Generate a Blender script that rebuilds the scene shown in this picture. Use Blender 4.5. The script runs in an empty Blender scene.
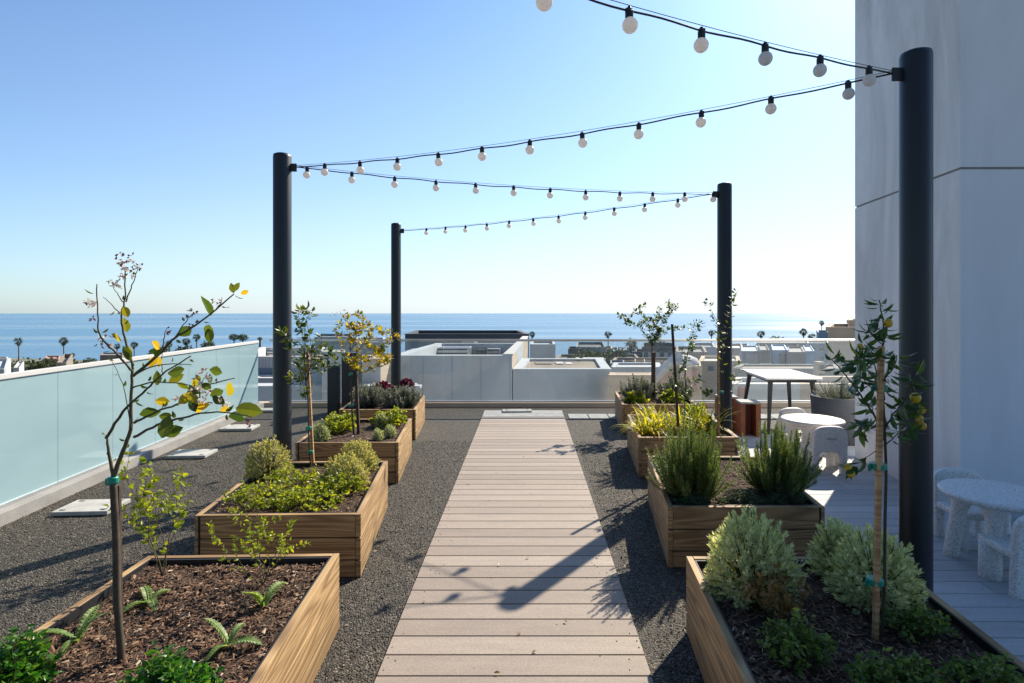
import bpy, math, random
import numpy as np
from mathutils import Vector, Matrix, noise
random.seed(11)
R = math.radians
sc = bpy.context.scene
COL = sc.collection
F, CX, CY, H = 569.0, 525.0, 311.0, 1.6
AZ, EL = R(36.6), R(38.5)
SUN = Vector((math.sin(AZ)*math.cos(EL), math.cos(AZ)*math.cos(EL), math.sin(EL)))
V = Vector
def P(px, py, Y):                       # a surveyed point: bearing (px, py) at distance Y
    return V(((px-CX)*Y/F, Y, H-(py-CY)*Y/F))
U = random.uniform
def rdir():
    while True:
        v = V((U(-1, 1), U(-1, 1), U(-1, 1)))
        if .05 < v.length < 1: return v.normalized()

# ------------------------------------------------------------------ objects
def tag(o, label=None, cat=None, group=None, kind=None):
    if label: o['label'] = label
    if cat: o['category'] = cat
    if group: o['group'] = group
    if kind: o['kind'] = kind
    return o
def thing(name, loc, label, cat, group=None, rz=0):
    o = bpy.data.objects.new(name, None); COL.objects.link(o)
    o.location = V(loc); o.rotation_euler = (0, 0, rz); o.empty_display_size = .1
    return tag(o, label, cat, group)
class MB:
    def __init__(s): s.v = []; s.f = []; s.m = []
    def add(s, vs, fs, mi=0):
        n = len(s.v); s.v.extend(vs)
        for f in fs: s.f.append(tuple(i+n for i in f)); s.m.append(mi)
    def box(s, a, b, mi=0, M=None):
        (x0, y0, z0), (x1, y1, z1) = a, b
        vs = [V(p) for p in ((x0,y0,z0),(x1,y0,z0),(x1,y1,z0),(x0,y1,z0),(x0,y0,z1),(x1,y0,z1),(x1,y1,z1),(x0,y1,z1))]
        if M: vs = [M @ p for p in vs]
        s.add(vs, [(0,3,2,1),(4,5,6,7),(0,1,5,4),(1,2,6,5),(2,3,7,6),(3,0,4,7)], mi)
    def prism(s, poly, z0, z1, mi=0):
        n = len(poly)
        a = sum(poly[i][0]*poly[(i+1) % n][1]-poly[(i+1) % n][0]*poly[i][1] for i in range(n))
        if a < 0: poly = poly[::-1]
        vs = [V((p[0], p[1], z0)) for p in poly]+[V((p[0], p[1], z1)) for p in poly]
        s.add(vs, [tuple(range(n))[::-1], tuple(range(n, 2*n))]+[(i, (i+1) % n, n+(i+1) % n, n+i) for i in range(n)], mi)
    def tube(s, pts, rad, n=8, mi=0, cap=True):
        pts = [V(p) for p in pts]
        if not hasattr(rad, '__len__'): rad = [rad]*len(pts)
        vs = []; up = None
        for i, p in enumerate(pts):
            d = (pts[min(i+1, len(pts)-1)]-pts[max(i-1, 0)])
            d = d.normalized() if d.length > 1e-9 else V((0, 0, 1))
            if up is None: up = d.orthogonal().normalized()
            up = (up-d*up.dot(d)); up = up.normalized() if up.length > 1e-6 else d.orthogonal().normalized()
            w = d.cross(up)
            for k in range(n):
                a = 2*math.pi*k/n
                vs.append(p+(up*math.cos(a)+w*math.sin(a))*rad[i])
        fs = []
        for i in range(len(pts)-1):
            for k in range(n):
                fs.append((i*n+k, i*n+(k+1) % n, (i+1)*n+(k+1) % n, (i+1)*n+k))
        if cap: fs += [tuple(range(n))[::-1], tuple(range((len(pts)-1)*n, len(pts)*n))]
        s.add(vs, fs, mi)
    def lathe(s, prof, c=(0, 0, 0), n=32, mi=0, sx=1, sy=1):
        c = V(c); vs = []; fs = []
        for (r, z) in prof:
            for k in range(n):
                a = 2*math.pi*k/n
                vs.append(c+V((r*sx*math.cos(a), r*sy*math.sin(a), z)))
        for i in range(len(prof)-1):
            for k in range(n):
                fs.append((i*n+k, i*n+(k+1) % n, (i+1)*n+(k+1) % n, (i+1)*n+k))
        fs += [tuple(range(n))[::-1], tuple(range((len(prof)-1)*n, len(prof)*n))]
        s.add(vs, fs, mi)
    def ball(s, c, r, mi=0, n=12, k=(1, 1, 1)):
        m = max(5, n//2)
        s.lathe([(r*math.sin(math.pi*(i+.02)/(m+.04))*1, -r*math.cos(math.pi*(i+.02)/(m+.04))*k[2]) for i in range(m+1)], c, n, mi, k[0], k[1])
    # leaves: kite (small) and folded blade (large)
    def kite(s, p, d, side, L, W, mi=0, fold=.25):
        n = d.cross(side)
        s.add([p, p+d*L*.45+side*W*.5+n*W*fold, p+d*L, p+d*L*.45-side*W*.5+n*W*fold], [(0, 1, 2), (0, 2, 3)], mi)
    def leaf(s, p, d, side, L, W, mi=0, bend=.25, fold=.18):
        d = d.normalized(); side = (side-d*side.dot(d)).normalized(); n = d.cross(side)
        vs = []
        for t, w in ((0, .12), (.2, .75), (.45, 1), (.72, .72), (1, .04)):
            q = p+d*L*t-n*bend*L*t*t
            wob = 1+U(-.08, .08)
            vs += [q+side*W*.5*w*wob+n*W*fold*w, q, q-side*W*.5*w*wob+n*W*fold*w]
        fs = []
        for i in range(4):
            a = 3*i; fs += [(a, a+1, a+4, a+3), (a+1, a+2, a+5, a+4)]
        s.add(vs, fs, mi)
    def strap(s, p, d, L, W, droop, mi=0, n=6):
        d = d.normalized(); side = d.cross(V((0, 0, 1))).normalized() if abs(d.z) < .99 else V((1, 0, 0))
        q = p.copy(); vs = []; dd = d.copy()
        for i in range(n+1):
            t = i/n; w = W*.5*(1-t**2.2)+.0006
            vs += [q+side*w, q-side*w]
            dd = (dd+V((0, 0, -droop/n))).normalized(); q = q+dd*L/n
        s.add(vs, [(2*i, 2*i+1, 2*i+3, 2*i+2) for i in range(n)], mi)
    def build(s, name, mats, parent=None, loc=None, smooth=False, bevel=0, local=False, rz=0):
        me = bpy.data.meshes.new(name)
        if not isinstance(mats, (list, tuple)): mats = [mats]
        org = V((0, 0, 0)) if local else (V(parent_world(parent)) if parent else (V(loc) if loc else V((0, 0, 0))))
        arr = np.array([tuple(p) for p in s.v], dtype=np.float32).reshape(-1, 3)
        if not local: arr = arr-np.array(org, dtype=np.float32)
        me.from_pydata(arr.tolist(), [], s.f)
        for m in mats: me.materials.append(m)
        if len(mats) > 1: me.polygons.foreach_set('material_index', s.m)
        if smooth: me.polygons.foreach_set('use_smooth', [True]*len(s.f))
        me.update()
        o = bpy.data.objects.new(name, me); COL.objects.link(o)
        if parent: o.parent = parent
        elif loc: o.location = V(loc)
        if local and loc is not None: o.location = V(loc); o.rotation_euler = (0, 0, rz)
        if bevel:
            b = o.modifiers.new('bevel', 'BEVEL'); b.width = bevel; b.segments = 2; b.limit_method = 'ANGLE'
            b.angle_limit = R(40)
        return o
def parent_world(p):
    l = V((0, 0, 0))
    while p: l = l+V(p.location); p = p.parent
    return l

# ------------------------------------------------------------------ materials
def newmat(name):
    m = bpy.data.materials.new(name); m.use_nodes = True
    nt = m.node_tree; b = nt.nodes['Principled BSDF']
    return m, nt, b
def node(nt, t, **k):
    n = nt.nodes.new(t)
    for a, v in k.items(): setattr(n, a, v)
    return n
def ramp(nt, fac, stops, interp='LINEAR'):
    r = node(nt, 'ShaderNodeValToRGB'); cr = r.color_ramp; cr.interpolation = interp
    while len(cr.elements) < len(stops): cr.elements.new(.5)
    for e, (p, c) in zip(cr.elements, stops): e.position = p; e.color = (*c, 1)
    nt.links.new(fac, r.inputs[0]); return r.outputs[0]
def coords(nt, scale=(1, 1, 1), kind='Object', rnd=False):
    tc = node(nt, 'ShaderNodeTexCoord'); mp = node(nt, 'ShaderNodeMapping'); mp.inputs['Scale'].default_value = scale
    nt.links.new(tc.outputs[kind], mp.inputs[0])
    if rnd:
        oi = node(nt, 'ShaderNodeObjectInfo'); mu = node(nt, 'ShaderNodeMath', operation='MULTIPLY'); mu.inputs[1].default_value = 37
        nt.links.new(oi.outputs['Random'], mu.inputs[0]); nt.links.new(mu.outputs[0], mp.inputs['Location'])
    return mp.outputs[0]
def tex(nt, co, scale, detail=4, rough=.55, dist=0):
    n = node(nt, 'ShaderNodeTexNoise'); n.inputs['Scale'].default_value = scale; n.inputs['Detail'].default_value = detail
    n.inputs['Roughness'].default_value = rough; n.inputs['Distortion'].default_value = dist
    nt.links.new(co, n.inputs['Vector']); return n.outputs['Fac']
def bump(nt, b, h, strength, dist):
    n = node(nt, 'ShaderNodeBump'); n.inputs['Strength'].default_value = strength; n.inputs['Distance'].default_value = dist
    nt.links.new(h, n.inputs['Height']); nt.links.new(n.outputs[0], b.inputs['Normal'])
def plain(name, c, rough=.6, metal=0, var=.12, scale=8, bs=.15, bd=.003, spec=.5):
    m, nt, b = newmat(name)
    co = coords(nt); n = tex(nt, co, scale, 6, .6)
    lo = tuple(max(0, x*(1-var)) for x in c); hi = tuple(min(1, x*(1+var)) for x in c)
    nt.links.new(ramp(nt, n, [(.3, lo), (.7, hi)]), b.inputs['Base Color'])
    b.inputs['Roughness'].default_value = rough; b.inputs['Metallic'].default_value = metal
    b.inputs['Specular IOR Level'].default_value = spec
    if bs: bump(nt, b, tex(nt, co, scale*12, 3), bs, bd)
    return m
def leafmat(name, stops, trans=.4, rough=.45, noise_scale=0, glow=(1.35, 1.3, .6)):
    """stops: colours over the random value of each leaf"""
    m, nt, b = newmat(name)
    g = node(nt, 'ShaderNodeNewGeometry')
    fac = g.outputs['Random Per Island']
    if noise_scale:
        co = coords(nt); n = tex(nt, co, noise_scale, 2)
        mx = node(nt, 'ShaderNodeMath', operation='MULTIPLY_ADD'); mx.inputs[1].default_value = .9
        nt.links.new(n, mx.inputs[0])
        s2 = node(nt, 'ShaderNodeMath', operation='MULTIPLY_ADD'); s2.inputs[1].default_value = .55; s2.inputs[2].default_value = -.25
        nt.links.new(fac, s2.inputs[0]); nt.links.new(s2.outputs[0], mx.inputs[2]); fac = mx.outputs[0]
    c = ramp(nt, fac, stops)
    nt.links.new(c, b.inputs['Base Color']); b.inputs['Roughness'].default_value = rough
    t = node(nt, 'ShaderNodeBsdfTranslucent')
    br = node(nt, 'ShaderNodeMixRGB', blend_type='MULTIPLY'); br.inputs[0].default_value = 1
    br.inputs[2].default_value = (*glow, 1); nt.links.new(c, br.inputs[1]); nt.links.new(br.outputs[0], t.inputs[0])
    mx = node(nt, 'ShaderNodeMixShader'); mx.inputs[0].default_value = trans
    nt.links.new(b.outputs[0], mx.inputs[1]); nt.links.new(t.outputs[0], mx.inputs[2])
    nt.links.new(mx.outputs[0], nt.nodes['Material Output'].inputs[0])
    return m
def islandmat(name, stops, rough=.85):
    m, nt, b = newmat(name); g = node(nt, 'ShaderNodeNewGeometry')
    nt.links.new(ramp(nt, g.outputs['Random Per Island'], stops), b.inputs['Base Color']); b.inputs['Roughness'].default_value = rough
    return m
def woodmat(name, c0, c1, c2):
    m, nt, b = newmat(name)
    g = node(nt, 'ShaderNodeNewGeometry')
    co = coords(nt, (1, 1, 1), rnd=True)
    sep = node(nt, 'ShaderNodeSeparateXYZ'); nt.links.new(co, sep.inputs[0])
    com = node(nt, 'ShaderNodeCombineXYZ')
    mx = node(nt, 'ShaderNodeMath', operation='MULTIPLY'); mx.inputs[1].default_value = .55; nt.links.new(sep.outputs[0], mx.inputs[0])
    mz = node(nt, 'ShaderNodeMath', operation='MULTIPLY'); mz.inputs[1].default_value = 8; nt.links.new(sep.outputs[2], mz.inputs[0])
    my = node(nt, 'ShaderNodeMath', operation='MULTIPLY_ADD'); my.inputs[1].default_value = 50; nt.links.new(g.outputs['Random Per Island'], my.inputs[0]); nt.links.new(sep.outputs[1], my.inputs[2])
    nt.links.new(mx.outputs[0], com.inputs[0]); nt.links.new(my.outputs[0], com.inputs[1]); nt.links.new(mz.outputs[0], com.inputs[2])
    n = tex(nt, com.outputs[0], 1.1, 1.5, .4, .3)
    k = node(nt, 'ShaderNodeMath', operation='MULTIPLY'); k.inputs[1].default_value = 85; nt.links.new(n, k.inputs[0])
    s = node(nt, 'ShaderNodeMath', operation='SINE'); nt.links.new(k.outputs[0], s.inputs[0])
    h = node(nt, 'ShaderNodeMath', operation='MULTIPLY_ADD'); h.inputs[1].default_value = .5; h.inputs[2].default_value = .5; nt.links.new(s.outputs[0], h.inputs[0])
    fine = tex(nt, coords(nt, (6, 200, 260), rnd=True), 1, 4, .7)
    ad = node(nt, 'ShaderNodeMath', operation='MULTIPLY_ADD'); ad.inputs[1].default_value = .55; nt.links.new(h.outputs[0], ad.inputs[0])
    f2 = node(nt, 'ShaderNodeMath', operation='MULTIPLY'); f2.inputs[1].default_value = .55; nt.links.new(fine, f2.inputs[0]); nt.links.new(f2.outputs[0], ad.inputs[2])
    c = ramp(nt, ad.outputs[0], [(.12, c1), (.5, c0), (.85, c2)])
    big = tex(nt, coords(nt, (1, 1, 3), rnd=True), 2.2, 3)
    hs = node(nt, 'ShaderNodeHueSaturation'); nt.links.new(c, hs.inputs['Color'])
    v1 = node(nt, 'ShaderNodeMath', operation='MULTIPLY_ADD'); v1.inputs[1].default_value = .35; nt.links.new(g.outputs['Random Per Island'], v1.inputs[0])
    v2 = node(nt, 'ShaderNodeMath', operation='MULTIPLY_ADD'); v2.inputs[1].default_value = .6; v2.inputs[2].default_value = .52; nt.links.new(big, v2.inputs[0])
    nt.links.new(v2.outputs[0], v1.inputs[2]); nt.links.new(v1.outputs[0], hs.inputs['Value'])
    nt.links.new(hs.outputs[0], b.inputs['Base Color']); b.inputs['Roughness'].default_value = .65
    bump(nt, b, ad.outputs[0], .25, .002)
    return m

M = {}
M['post'] = plain('charcoal_paint', (.011, .016, .024), .42, 0, .2, 3, .05, .001)
M['black'] = plain('black_rubber', (.012, .012, .013), .5, 0, .2)
M['blackmetal'] = plain('black_metal', (.015, .015, .017), .4, 0, .2)
M['bulb'] = None
M['wood'] = woodmat('cedar_boards', (.275, .168, .076), (.145, .083, .034), (.385, .25, .118))
M['liner'] = plain('black_liner', (.012, .012, .014), .55)
M['cap'] = plain('weathered_wood_edge', (.42, .36, .30), .7, 0, .35, 30)
M['white'] = plain('white_render', (.50, .50, .50), .8, 0, .06, 1.5)
M['paleblue'] = plain('pale_grey_render', (.42, .46, .50), .8, 0, .12, .8)
M['greyblue'] = plain('grey_siding', (.20, .25, .30), .75, 0, .1, 1.2)
M['beige'] = plain('beige_stucco', (.48, .39, .30), .85, 0, .12, 1.4)
M['tan'] = plain('tan_roof', (.24, .20, .165), .85, 0, .25, .8)
M['darkroof'] = plain('dark_roofing', (.06, .07, .085), .7, 0, .15, .6)
M['roofgrey'] = plain('grey_roofing', (.19, .20, .21), .85, 0, .3, .9)
M['blue'] = plain('blue_siding', (.10, .28, .50), .6, 0, .1, 1)
M['midblue'] = plain('slate_blue_siding', (.18, .27, .38), .6, 0, .1, 1)
M['terracotta'] = plain('pink_brown_door', (.42, .25, .20), .7)
M['win'] = plain('window_glass', (.06, .09, .12), .12, 0, .2, 1, 0)
M['metal'] = plain('galvanised_metal', (.52, .53, .54), .35, .8, .1, 3, .05)
M['rail'] = plain('brushed_rail', (.60, .56, .52), .3, .75, .06, 3, .03)
M['concrete'] = plain('curb_concrete', (.27, .265, .26), .9, 0, .18, 4, .4, .004)
M['paver'] = plain('light_concrete_paver', (.36, .36, .35), .85, 0, .2, 9, .3, .002)
M['stake'] = woodmat('stake_wood', (.50, .27, .12), (.30, .15, .065), (.58, .36, .18))
M['darkstake'] = plain('dark_stake_wood', (.055, .035, .024), .8, 0, .35, 25, .4)
M['bark'] = plain('young_bark', (.07, .052, .035), .85, 0, .35, 40, .6, .002)
M['twig'] = plain('green_brown_twig', (.085, .07, .032), .7, 0, .3, 30, .2)
M['tie'] = plain('green_tie_tape', (.005, .24, .17), .35, 0, .1)
M['orange'] = plain('rust_orange_panel', (.26, .075, .03), .5, 0, .2, 8)
M['tabletop'] = plain('pale_tabletop', (.75, .74, .72), .35, 0, .04)
M['pot'] = plain('charcoal_fibre_pot', (.075, .08, .09), .75, 0, .2, 6, .2)
M['palmtrunk'] = plain('palm_bark', (.14, .11, .085), .9, 0, .2, 2)
M['land'] = plain('distant_ground', (.15, .15, .12), .95, 0, .5, .06)
M['fruit'] = leafmat('ripe_fruit', [(0, (.52, .34, .02)), (.6, (.62, .40, .02)), (1, (.45, .42, .06))], .05, .35)
M['bulb'] = leafmat('frosted_glass_bulb', [(0, (.88, .84, .82)), (1, (.90, .86, .84))], .55, .25, 0, (1, 1, 1))
M['petal'] = leafmat('white_petal', [(0, (.75, .70, .66)), (.6, (.7, .62, .55)), (1, (.55, .38, .40))], .35, .5, 0, (1, 1, .95))
M['bud'] = leafmat('purple_bud', [(0, (.12, .03, .06)), (.6, (.22, .08, .10)), (1, (.40, .22, .2))], .2)
M['lemonleaf'] = leafmat('yellowing_leaf', [(0, (.06, .10, .012)), (.35, (.16, .17, .015)), (.6, (.40, .32, .02)), (1, (.66, .40, .015))], .5, .4)
M['lemongreen'] = leafmat('lemon_green_leaf', [(0, (.03, .065, .012)), (.6, (.07, .11, .015)), (1, (.17, .18, .02))], .45, .38)
M['citrus'] = leafmat('citrus_leaf', [(0, (.03, .075, .02)), (.6, (.06, .125, .03)), (1, (.13, .20, .04))], .38, .3)
M['spurge'] = leafmat('silver_spurge_leaf', [(0, (.38, .44, .26)), (.5, (.60, .64, .40)), (.85, (.76, .76, .52)), (1, (.82, .78, .48))], .4, .55)
M['spurgeyellow'] = leafmat('olive_spurge_leaf', [(0, (.26, .28, .09)), (.5, (.47, .45, .18)), (1, (.66, .60, .30))], .4, .5)
M['spurgepale'] = leafmat('pale_rosette_leaf', [(0, (.25, .32, .17)), (.5, (.45, .50, .30)), (1, (.62, .62, .42))], .35, .5)
M['rosemary'] = leafmat('rosemary_needle', [(0, (.07, .13, .03)), (.5, (.16, .24, .06)), (1, (.34, .38, .12))], .42, .5)
M['creeper'] = leafmat('creeping_leaf', [(0, (.03, .07, .04)), (.5, (.06, .11, .06)), (1, (.12, .18, .09))], .3, .5)
M['lavender'] = leafmat('lavender_leaf', [(0, (.08, .10, .09)), (.5, (.16, .18, .16)), (1, (.30, .31, .27))], .25, .6)
M['herb'] = leafmat('herb_leaf', [(0, (.09, .15, .014)), (.5, (.26, .31, .025)), (1, (.55, .50, .04))], .5, .4, 5)
M['parsley'] = leafmat('parsley_leaf', [(0, (.02, .10, .012)), (.5, (.05, .17, .02)), (1, (.14, .27, .03))], .45, .35)
M['lily'] = leafmat('yellow_strap_leaf', [(0, (.16, .20, .02)), (.5, (.42, .40, .03)), (1, (.66, .52, .04))], .5, .45)
M['artichoke'] = leafmat('artichoke_leaf', [(0, (.12, .22, .06)), (.6, (.24, .34, .11)), (1, (.40, .44, .22))], .45, .5)
M['low'] = leafmat('low_shrub_leaf', [(0, (.05, .10, .025)), (.5, (.11, .19, .04)), (1, (.26, .33, .07))], .35, .45)
M['bronze'] = leafmat('bronze_leaf', [(0, (.12, .14, .03)), (.5, (.25, .15, .05)), (1, (.42, .22, .12))], .4, .45)
M['kale'] = leafmat('purple_kale_leaf', [(0, (.06, .005, .03)), (.5, (.14, .012, .06)), (1, (.25, .03, .11))], .25, .45)
M['palm'] = leafmat('palm_frond', [(0, (.02, .04, .02)), (1, (.06, .09, .04))], .15, .6)
M['farfoliage'] = leafmat('distant_foliage', [(0, (.025, .045, .02)), (.6, (.05, .08, .03)), (1, (.10, .12, .05))], .2, .7)
M['chips'] = islandmat('bark_chips', [(0, (.035, .02, .012)), (.4, (.10, .05, .027)), (.78, (.19, .10, .055)), (.95, (.28, .18, .11)), (1, (.44, .36, .28))])
M['pebbles'] = islandmat('pebbles', [(0, (.02, .018, .015)), (.5, (.055, .048, .04)), (.85, (.11, .096, .077)), (1, (.28, .24, .19))], .7)
def mk_soil():
    m, nt, b = newmat('dark_mulch_soil'); co = coords(nt)
    nt.links.new(ramp(nt, tex(nt, co, 45, 8, .7), [(.3, (.02, .012, .008)), (.55, (.075, .042, .026)), (.75, (.15, .095, .06))]), b.inputs['Base Color'])
    b.inputs['Roughness'].default_value = .95; bump(nt, b, tex(nt, co, 60, 8, .75), 1, .02); return m
M['soil'] = mk_soil()
def mk_gravel():
    m, nt, b = newmat('crushed_gravel'); co = coords(nt)
    v = node(nt, 'ShaderNodeTexVoronoi'); v.inputs['Scale'].default_value = 105; nt.links.new(co, v.inputs['Vector'])
    s = node(nt, 'ShaderNodeSeparateColor'); nt.links.new(v.outputs['Color'], s.inputs[0])
    c = ramp(nt, s.outputs[0], [(0, (.018, .016, .013)), (.55, (.045, .039, .032)), (.85, (.085, .072, .058)), (1, (.22, .19, .15))])
    big = ramp(nt, tex(nt, co, 1.1, 4), [(.3, (.82, .82, .84)), (.7, (1.15, 1.1, 1.0))])
    mx = node(nt, 'ShaderNodeMixRGB', blend_type='MULTIPLY'); mx.inputs[0].default_value = 1
    nt.links.new(c, mx.inputs[1]); nt.links.new(big, mx.inputs[2]); nt.links.new(mx.outputs[0], b.inputs['Base Color'])
    b.inputs['Roughness'].default_value = .75
    inv = node(nt, 'ShaderNodeMath', operation='SUBTRACT'); inv.inputs[0].default_value = 1; nt.links.new(v.outputs['Distance'], inv.inputs[1])
    ad = node(nt, 'ShaderNodeMath', operation='ADD'); nt.links.new(inv.outputs[0], ad.inputs[0]); nt.links.new(s.outputs[1], ad.inputs[1])
    bump(nt, b, ad.outputs[0], .9, .012); return m
M['gravel'] = mk_gravel()
def mk_board(name, a, bb):
    m, nt, b = newmat(name); g = node(nt, 'ShaderNodeNewGeometry'); co = coords(nt)
    c = ramp(nt, g.outputs['Random Per Island'], [(0, a), (1, bb)])
    sp = ramp(nt, tex(nt, co, 190, 3, .75), [(.3, (.66, .66, .66)), (.7, (1.22, 1.22, 1.22))])
    st = ramp(nt, tex(nt, coords(nt, (2, 14, 1)), 1.3, 5, .65), [(.3, (.88, .88, .88)), (.7, (1.08, 1.07, 1.05))])
    m1 = node(nt, 'ShaderNodeMixRGB', blend_type='MULTIPLY'); m1.inputs[0].default_value = 1
    m2 = node(nt, 'ShaderNodeMixRGB', blend_type='MULTIPLY'); m2.inputs[0].default_value = 1
    nt.links.new(c, m1.inputs[1]); nt.links.new(sp, m1.inputs[2]); nt.links.new(m1.outputs[0], m2.inputs[1]); nt.links.new(st, m2.inputs[2])
    nt.links.new(m2.outputs[0], b.inputs['Base Color']); b.inputs['Roughness'].default_value = .7
    bump(nt, b, tex(nt, co, 300, 3), .3, .001); return m
M['board'] = mk_board('composite_boards', (.25, .205, .175), (.34, .285, .245))
M['deck'] = mk_board('grey_deck_boards', (.40, .41, .43), (.49, .50, .52))
def mk_terrazzo(name, base, dark, sc_=130):
    m, nt, b = newmat(name); co = coords(nt)
    v = node(nt, 'ShaderNodeTexVoronoi'); v.inputs['Scale'].default_value = sc_; nt.links.new(co, v.inputs['Vector'])
    s = node(nt, 'ShaderNodeSeparateColor'); nt.links.new(v.outputs['Color'], s.inputs[0])
    nt.links.new(ramp(nt, s.outputs[0], [(0, dark), (.13, dark), (.15, base), (.8, base), (.82, tuple(x*.72 for x in base)), (1, tuple(min(1, x*1.2) for x in base))], 'CONSTANT'), b.inputs['Base Color'])
    b.inputs['Roughness'].default_value = .5; return m
M['terrazzo'] = mk_terrazzo('speckled_grey_plastic', (.78, .80, .79), (.38, .44, .48), 230)
M['terrazzowhite'] = mk_terrazzo('speckled_white_plastic', (.70, .67, .64), (.50, .42, .40), 230)
def mk_wall(name, c, streak):
    m, nt, b = newmat(name); co = coords(nt)
    a = ramp(nt, tex(nt, coords(nt, (1.6, 1.6, .35)), 1.2, 6, .65, .6), [(.35, tuple(x*(1-streak) for x in c)), (.62, c), (.8, tuple(min(1, x*(1+streak*.6)) for x in c))])
    nt.links.new(a, b.inputs['Base Color']); b.inputs['Roughness'].default_value = .85
    bump(nt, b, tex(nt, co, 90, 5, .6), .12, .003); return m
M['tower'] = mk_wall('smooth_plaster', (.80, .84, .90), .10)
M['towerworn'] = mk_wall('worn_plaster', (.86, .87, .90), .30)
def mk_frost():
    m, nt, b = newmat('frosted_teal_glass'); co = coords(nt)
    nt.links.new(ramp(nt, tex(nt, coords(nt, (.6, .6, 1.5)), 1, 3), [(.3, (.24, .355, .40)), (.7, (.285, .41, .45))]), b.inputs['Base Color'])
    b.inputs['Roughness'].default_value = .05; b.inputs['Specular IOR Level'].default_value = .8
    bump(nt, b, tex(nt, co, 2.0, 2), .03, .01)
    return m
M['frost'] = mk_frost()
def mk_glass():
    m = bpy.data.materials.new('clear_glass'); m.use_nodes = True; nt = m.node_tree; nt.nodes.clear()
    out = node(nt, 'ShaderNodeOutputMaterial'); t = node(nt, 'ShaderNodeBsdfTransparent'); t.inputs[0].default_value = (.975, .99, .99, 1)
    g = node(nt, 'ShaderNodeBsdfGlossy'); g.inputs['Roughness'].default_value = .02
    d = node(nt, 'ShaderNodeBsdfDiffuse'); d.inputs[0].default_value = (.45, .52, .56, 1)
    lw = node(nt, 'ShaderNodeLayerWeight'); lw.inputs[0].default_value = .5
    pw = node(nt, 'ShaderNodeMath', operation='POWER'); pw.inputs[1].default_value = 4; nt.links.new(lw.outputs['Facing'], pw.inputs[0])
    fr = node(nt, 'ShaderNodeMath', operation='MULTIPLY_ADD'); fr.inputs[1].default_value = .6; fr.inputs[2].default_value = .04; nt.links.new(pw.outputs[0], fr.inputs[0])
    a = node(nt, 'ShaderNodeMixShader'); a.inputs[0].default_value = .08
    b = node(nt, 'ShaderNodeMixShader')
    nt.links.new(t.outputs[0], a.inputs[1]); nt.links.new(d.outputs[0], a.inputs[2])
    nt.links.new(fr.outputs[0], b.inputs[0]); nt.links.new(a.outputs[0], b.inputs[1]); nt.links.new(g.outputs[0], b.inputs[2])
    nt.links.new(b.outputs[0], out.inputs[0]); return m
M['glass'] = mk_glass()
def mk_sea():
    m, nt, b = newmat('sea_water'); co = coords(nt, (.012, .05, 1))
    n = tex(nt, coords(nt, (.0012, .010, 1)), 1, 5, .6, .4)
    nt.links.new(ramp(nt, n, [(.35, (.045, .12, .21)), (.6, (.10, .22, .34))]), b.inputs['Base Color'])
    nt.links.new(ramp(nt, n, [(.4, (.16, .16, .16)), (.6, (.42, .42, .42))]), b.inputs['Roughness'])
    b.inputs['IOR'].default_value = 1.33
    bump(nt, b, tex(nt, co, 3, 6, .7), .5, 1.2); return m
M['sea'] = mk_sea()

# ------------------------------------------------------------------ ground, paths, water
b = MB(); b.box((-4.6, -1.5, -.45), (11, 9.62, 0)); o = b.build('gravel', M['gravel']); tag(o, kind='structure')
b = MB(); b.box((-4.7, -1.6, -16.5), (11.1, 9.7, -.46)); o = b.build('wall_below', M['paleblue']); o.name = 'supporting_building_wall'; tag(o, kind='structure')
b = MB()
Y0 = .35
for i in range(54):
    y0 = Y0+i*.152
    xl = -.645; xr = .535+.0065*y0
    b.prism([(xl, y0), (xr, y0), (xr, y0+.1435), (xl, y0+.1435)], -.03, .014)
o = b.build('path', M['board'], bevel=.002); tag(o, kind='structure')
yend = Y0+54*.152
b = MB()
for k in range(2):
    b.box((-.645, yend+k*.27, -.03), (.59, yend+.262+k*.27, .014))
o = b.build('path_landing', M['paver'], bevel=.003); tag(o, kind='structure')
b = MB(); b.box((-.64, Y0, -.03), (.54, yend, -.014)); o = b.build('path_bed', M['liner']); tag(o, kind='structure')
b = MB(); b.box((2.06, -.4, -.05), (10.4, 7.25, -.012)); o = b.build('patio_bed', M['liner']); tag(o, kind='structure')
b = MB(); px_ = .62
rng = random.Random(3)
yd0, n = -.4, 0
while yd0+n*.144 < 7.3:
    y0 = yd0+n*.144; x = 2.02+.012*y0
    if y0 > 3.0: x = 2.02+.03*y0
    first = True
    while x < 10.5:
        L = rng.uniform(.5, 1.9) if first else 1.83
        first = False
        x1 = min(10.5, x+L)
        b.box((x, y0, -.02), (x1-.004, y0+.138, .012)); x = x1
    n += 1
o = b.build('patio_deck', M['deck'], bevel=.0015); tag(o, kind='structure')
b = MB(); xs = .66
while xs < 6.4:
    b.box((xs, 8.42, -.03), (xs+.29, 8.80, .010)); xs += .305
o = b.build('paving_strip', M['paver'], bevel=.003); tag(o, kind='structure')
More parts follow.
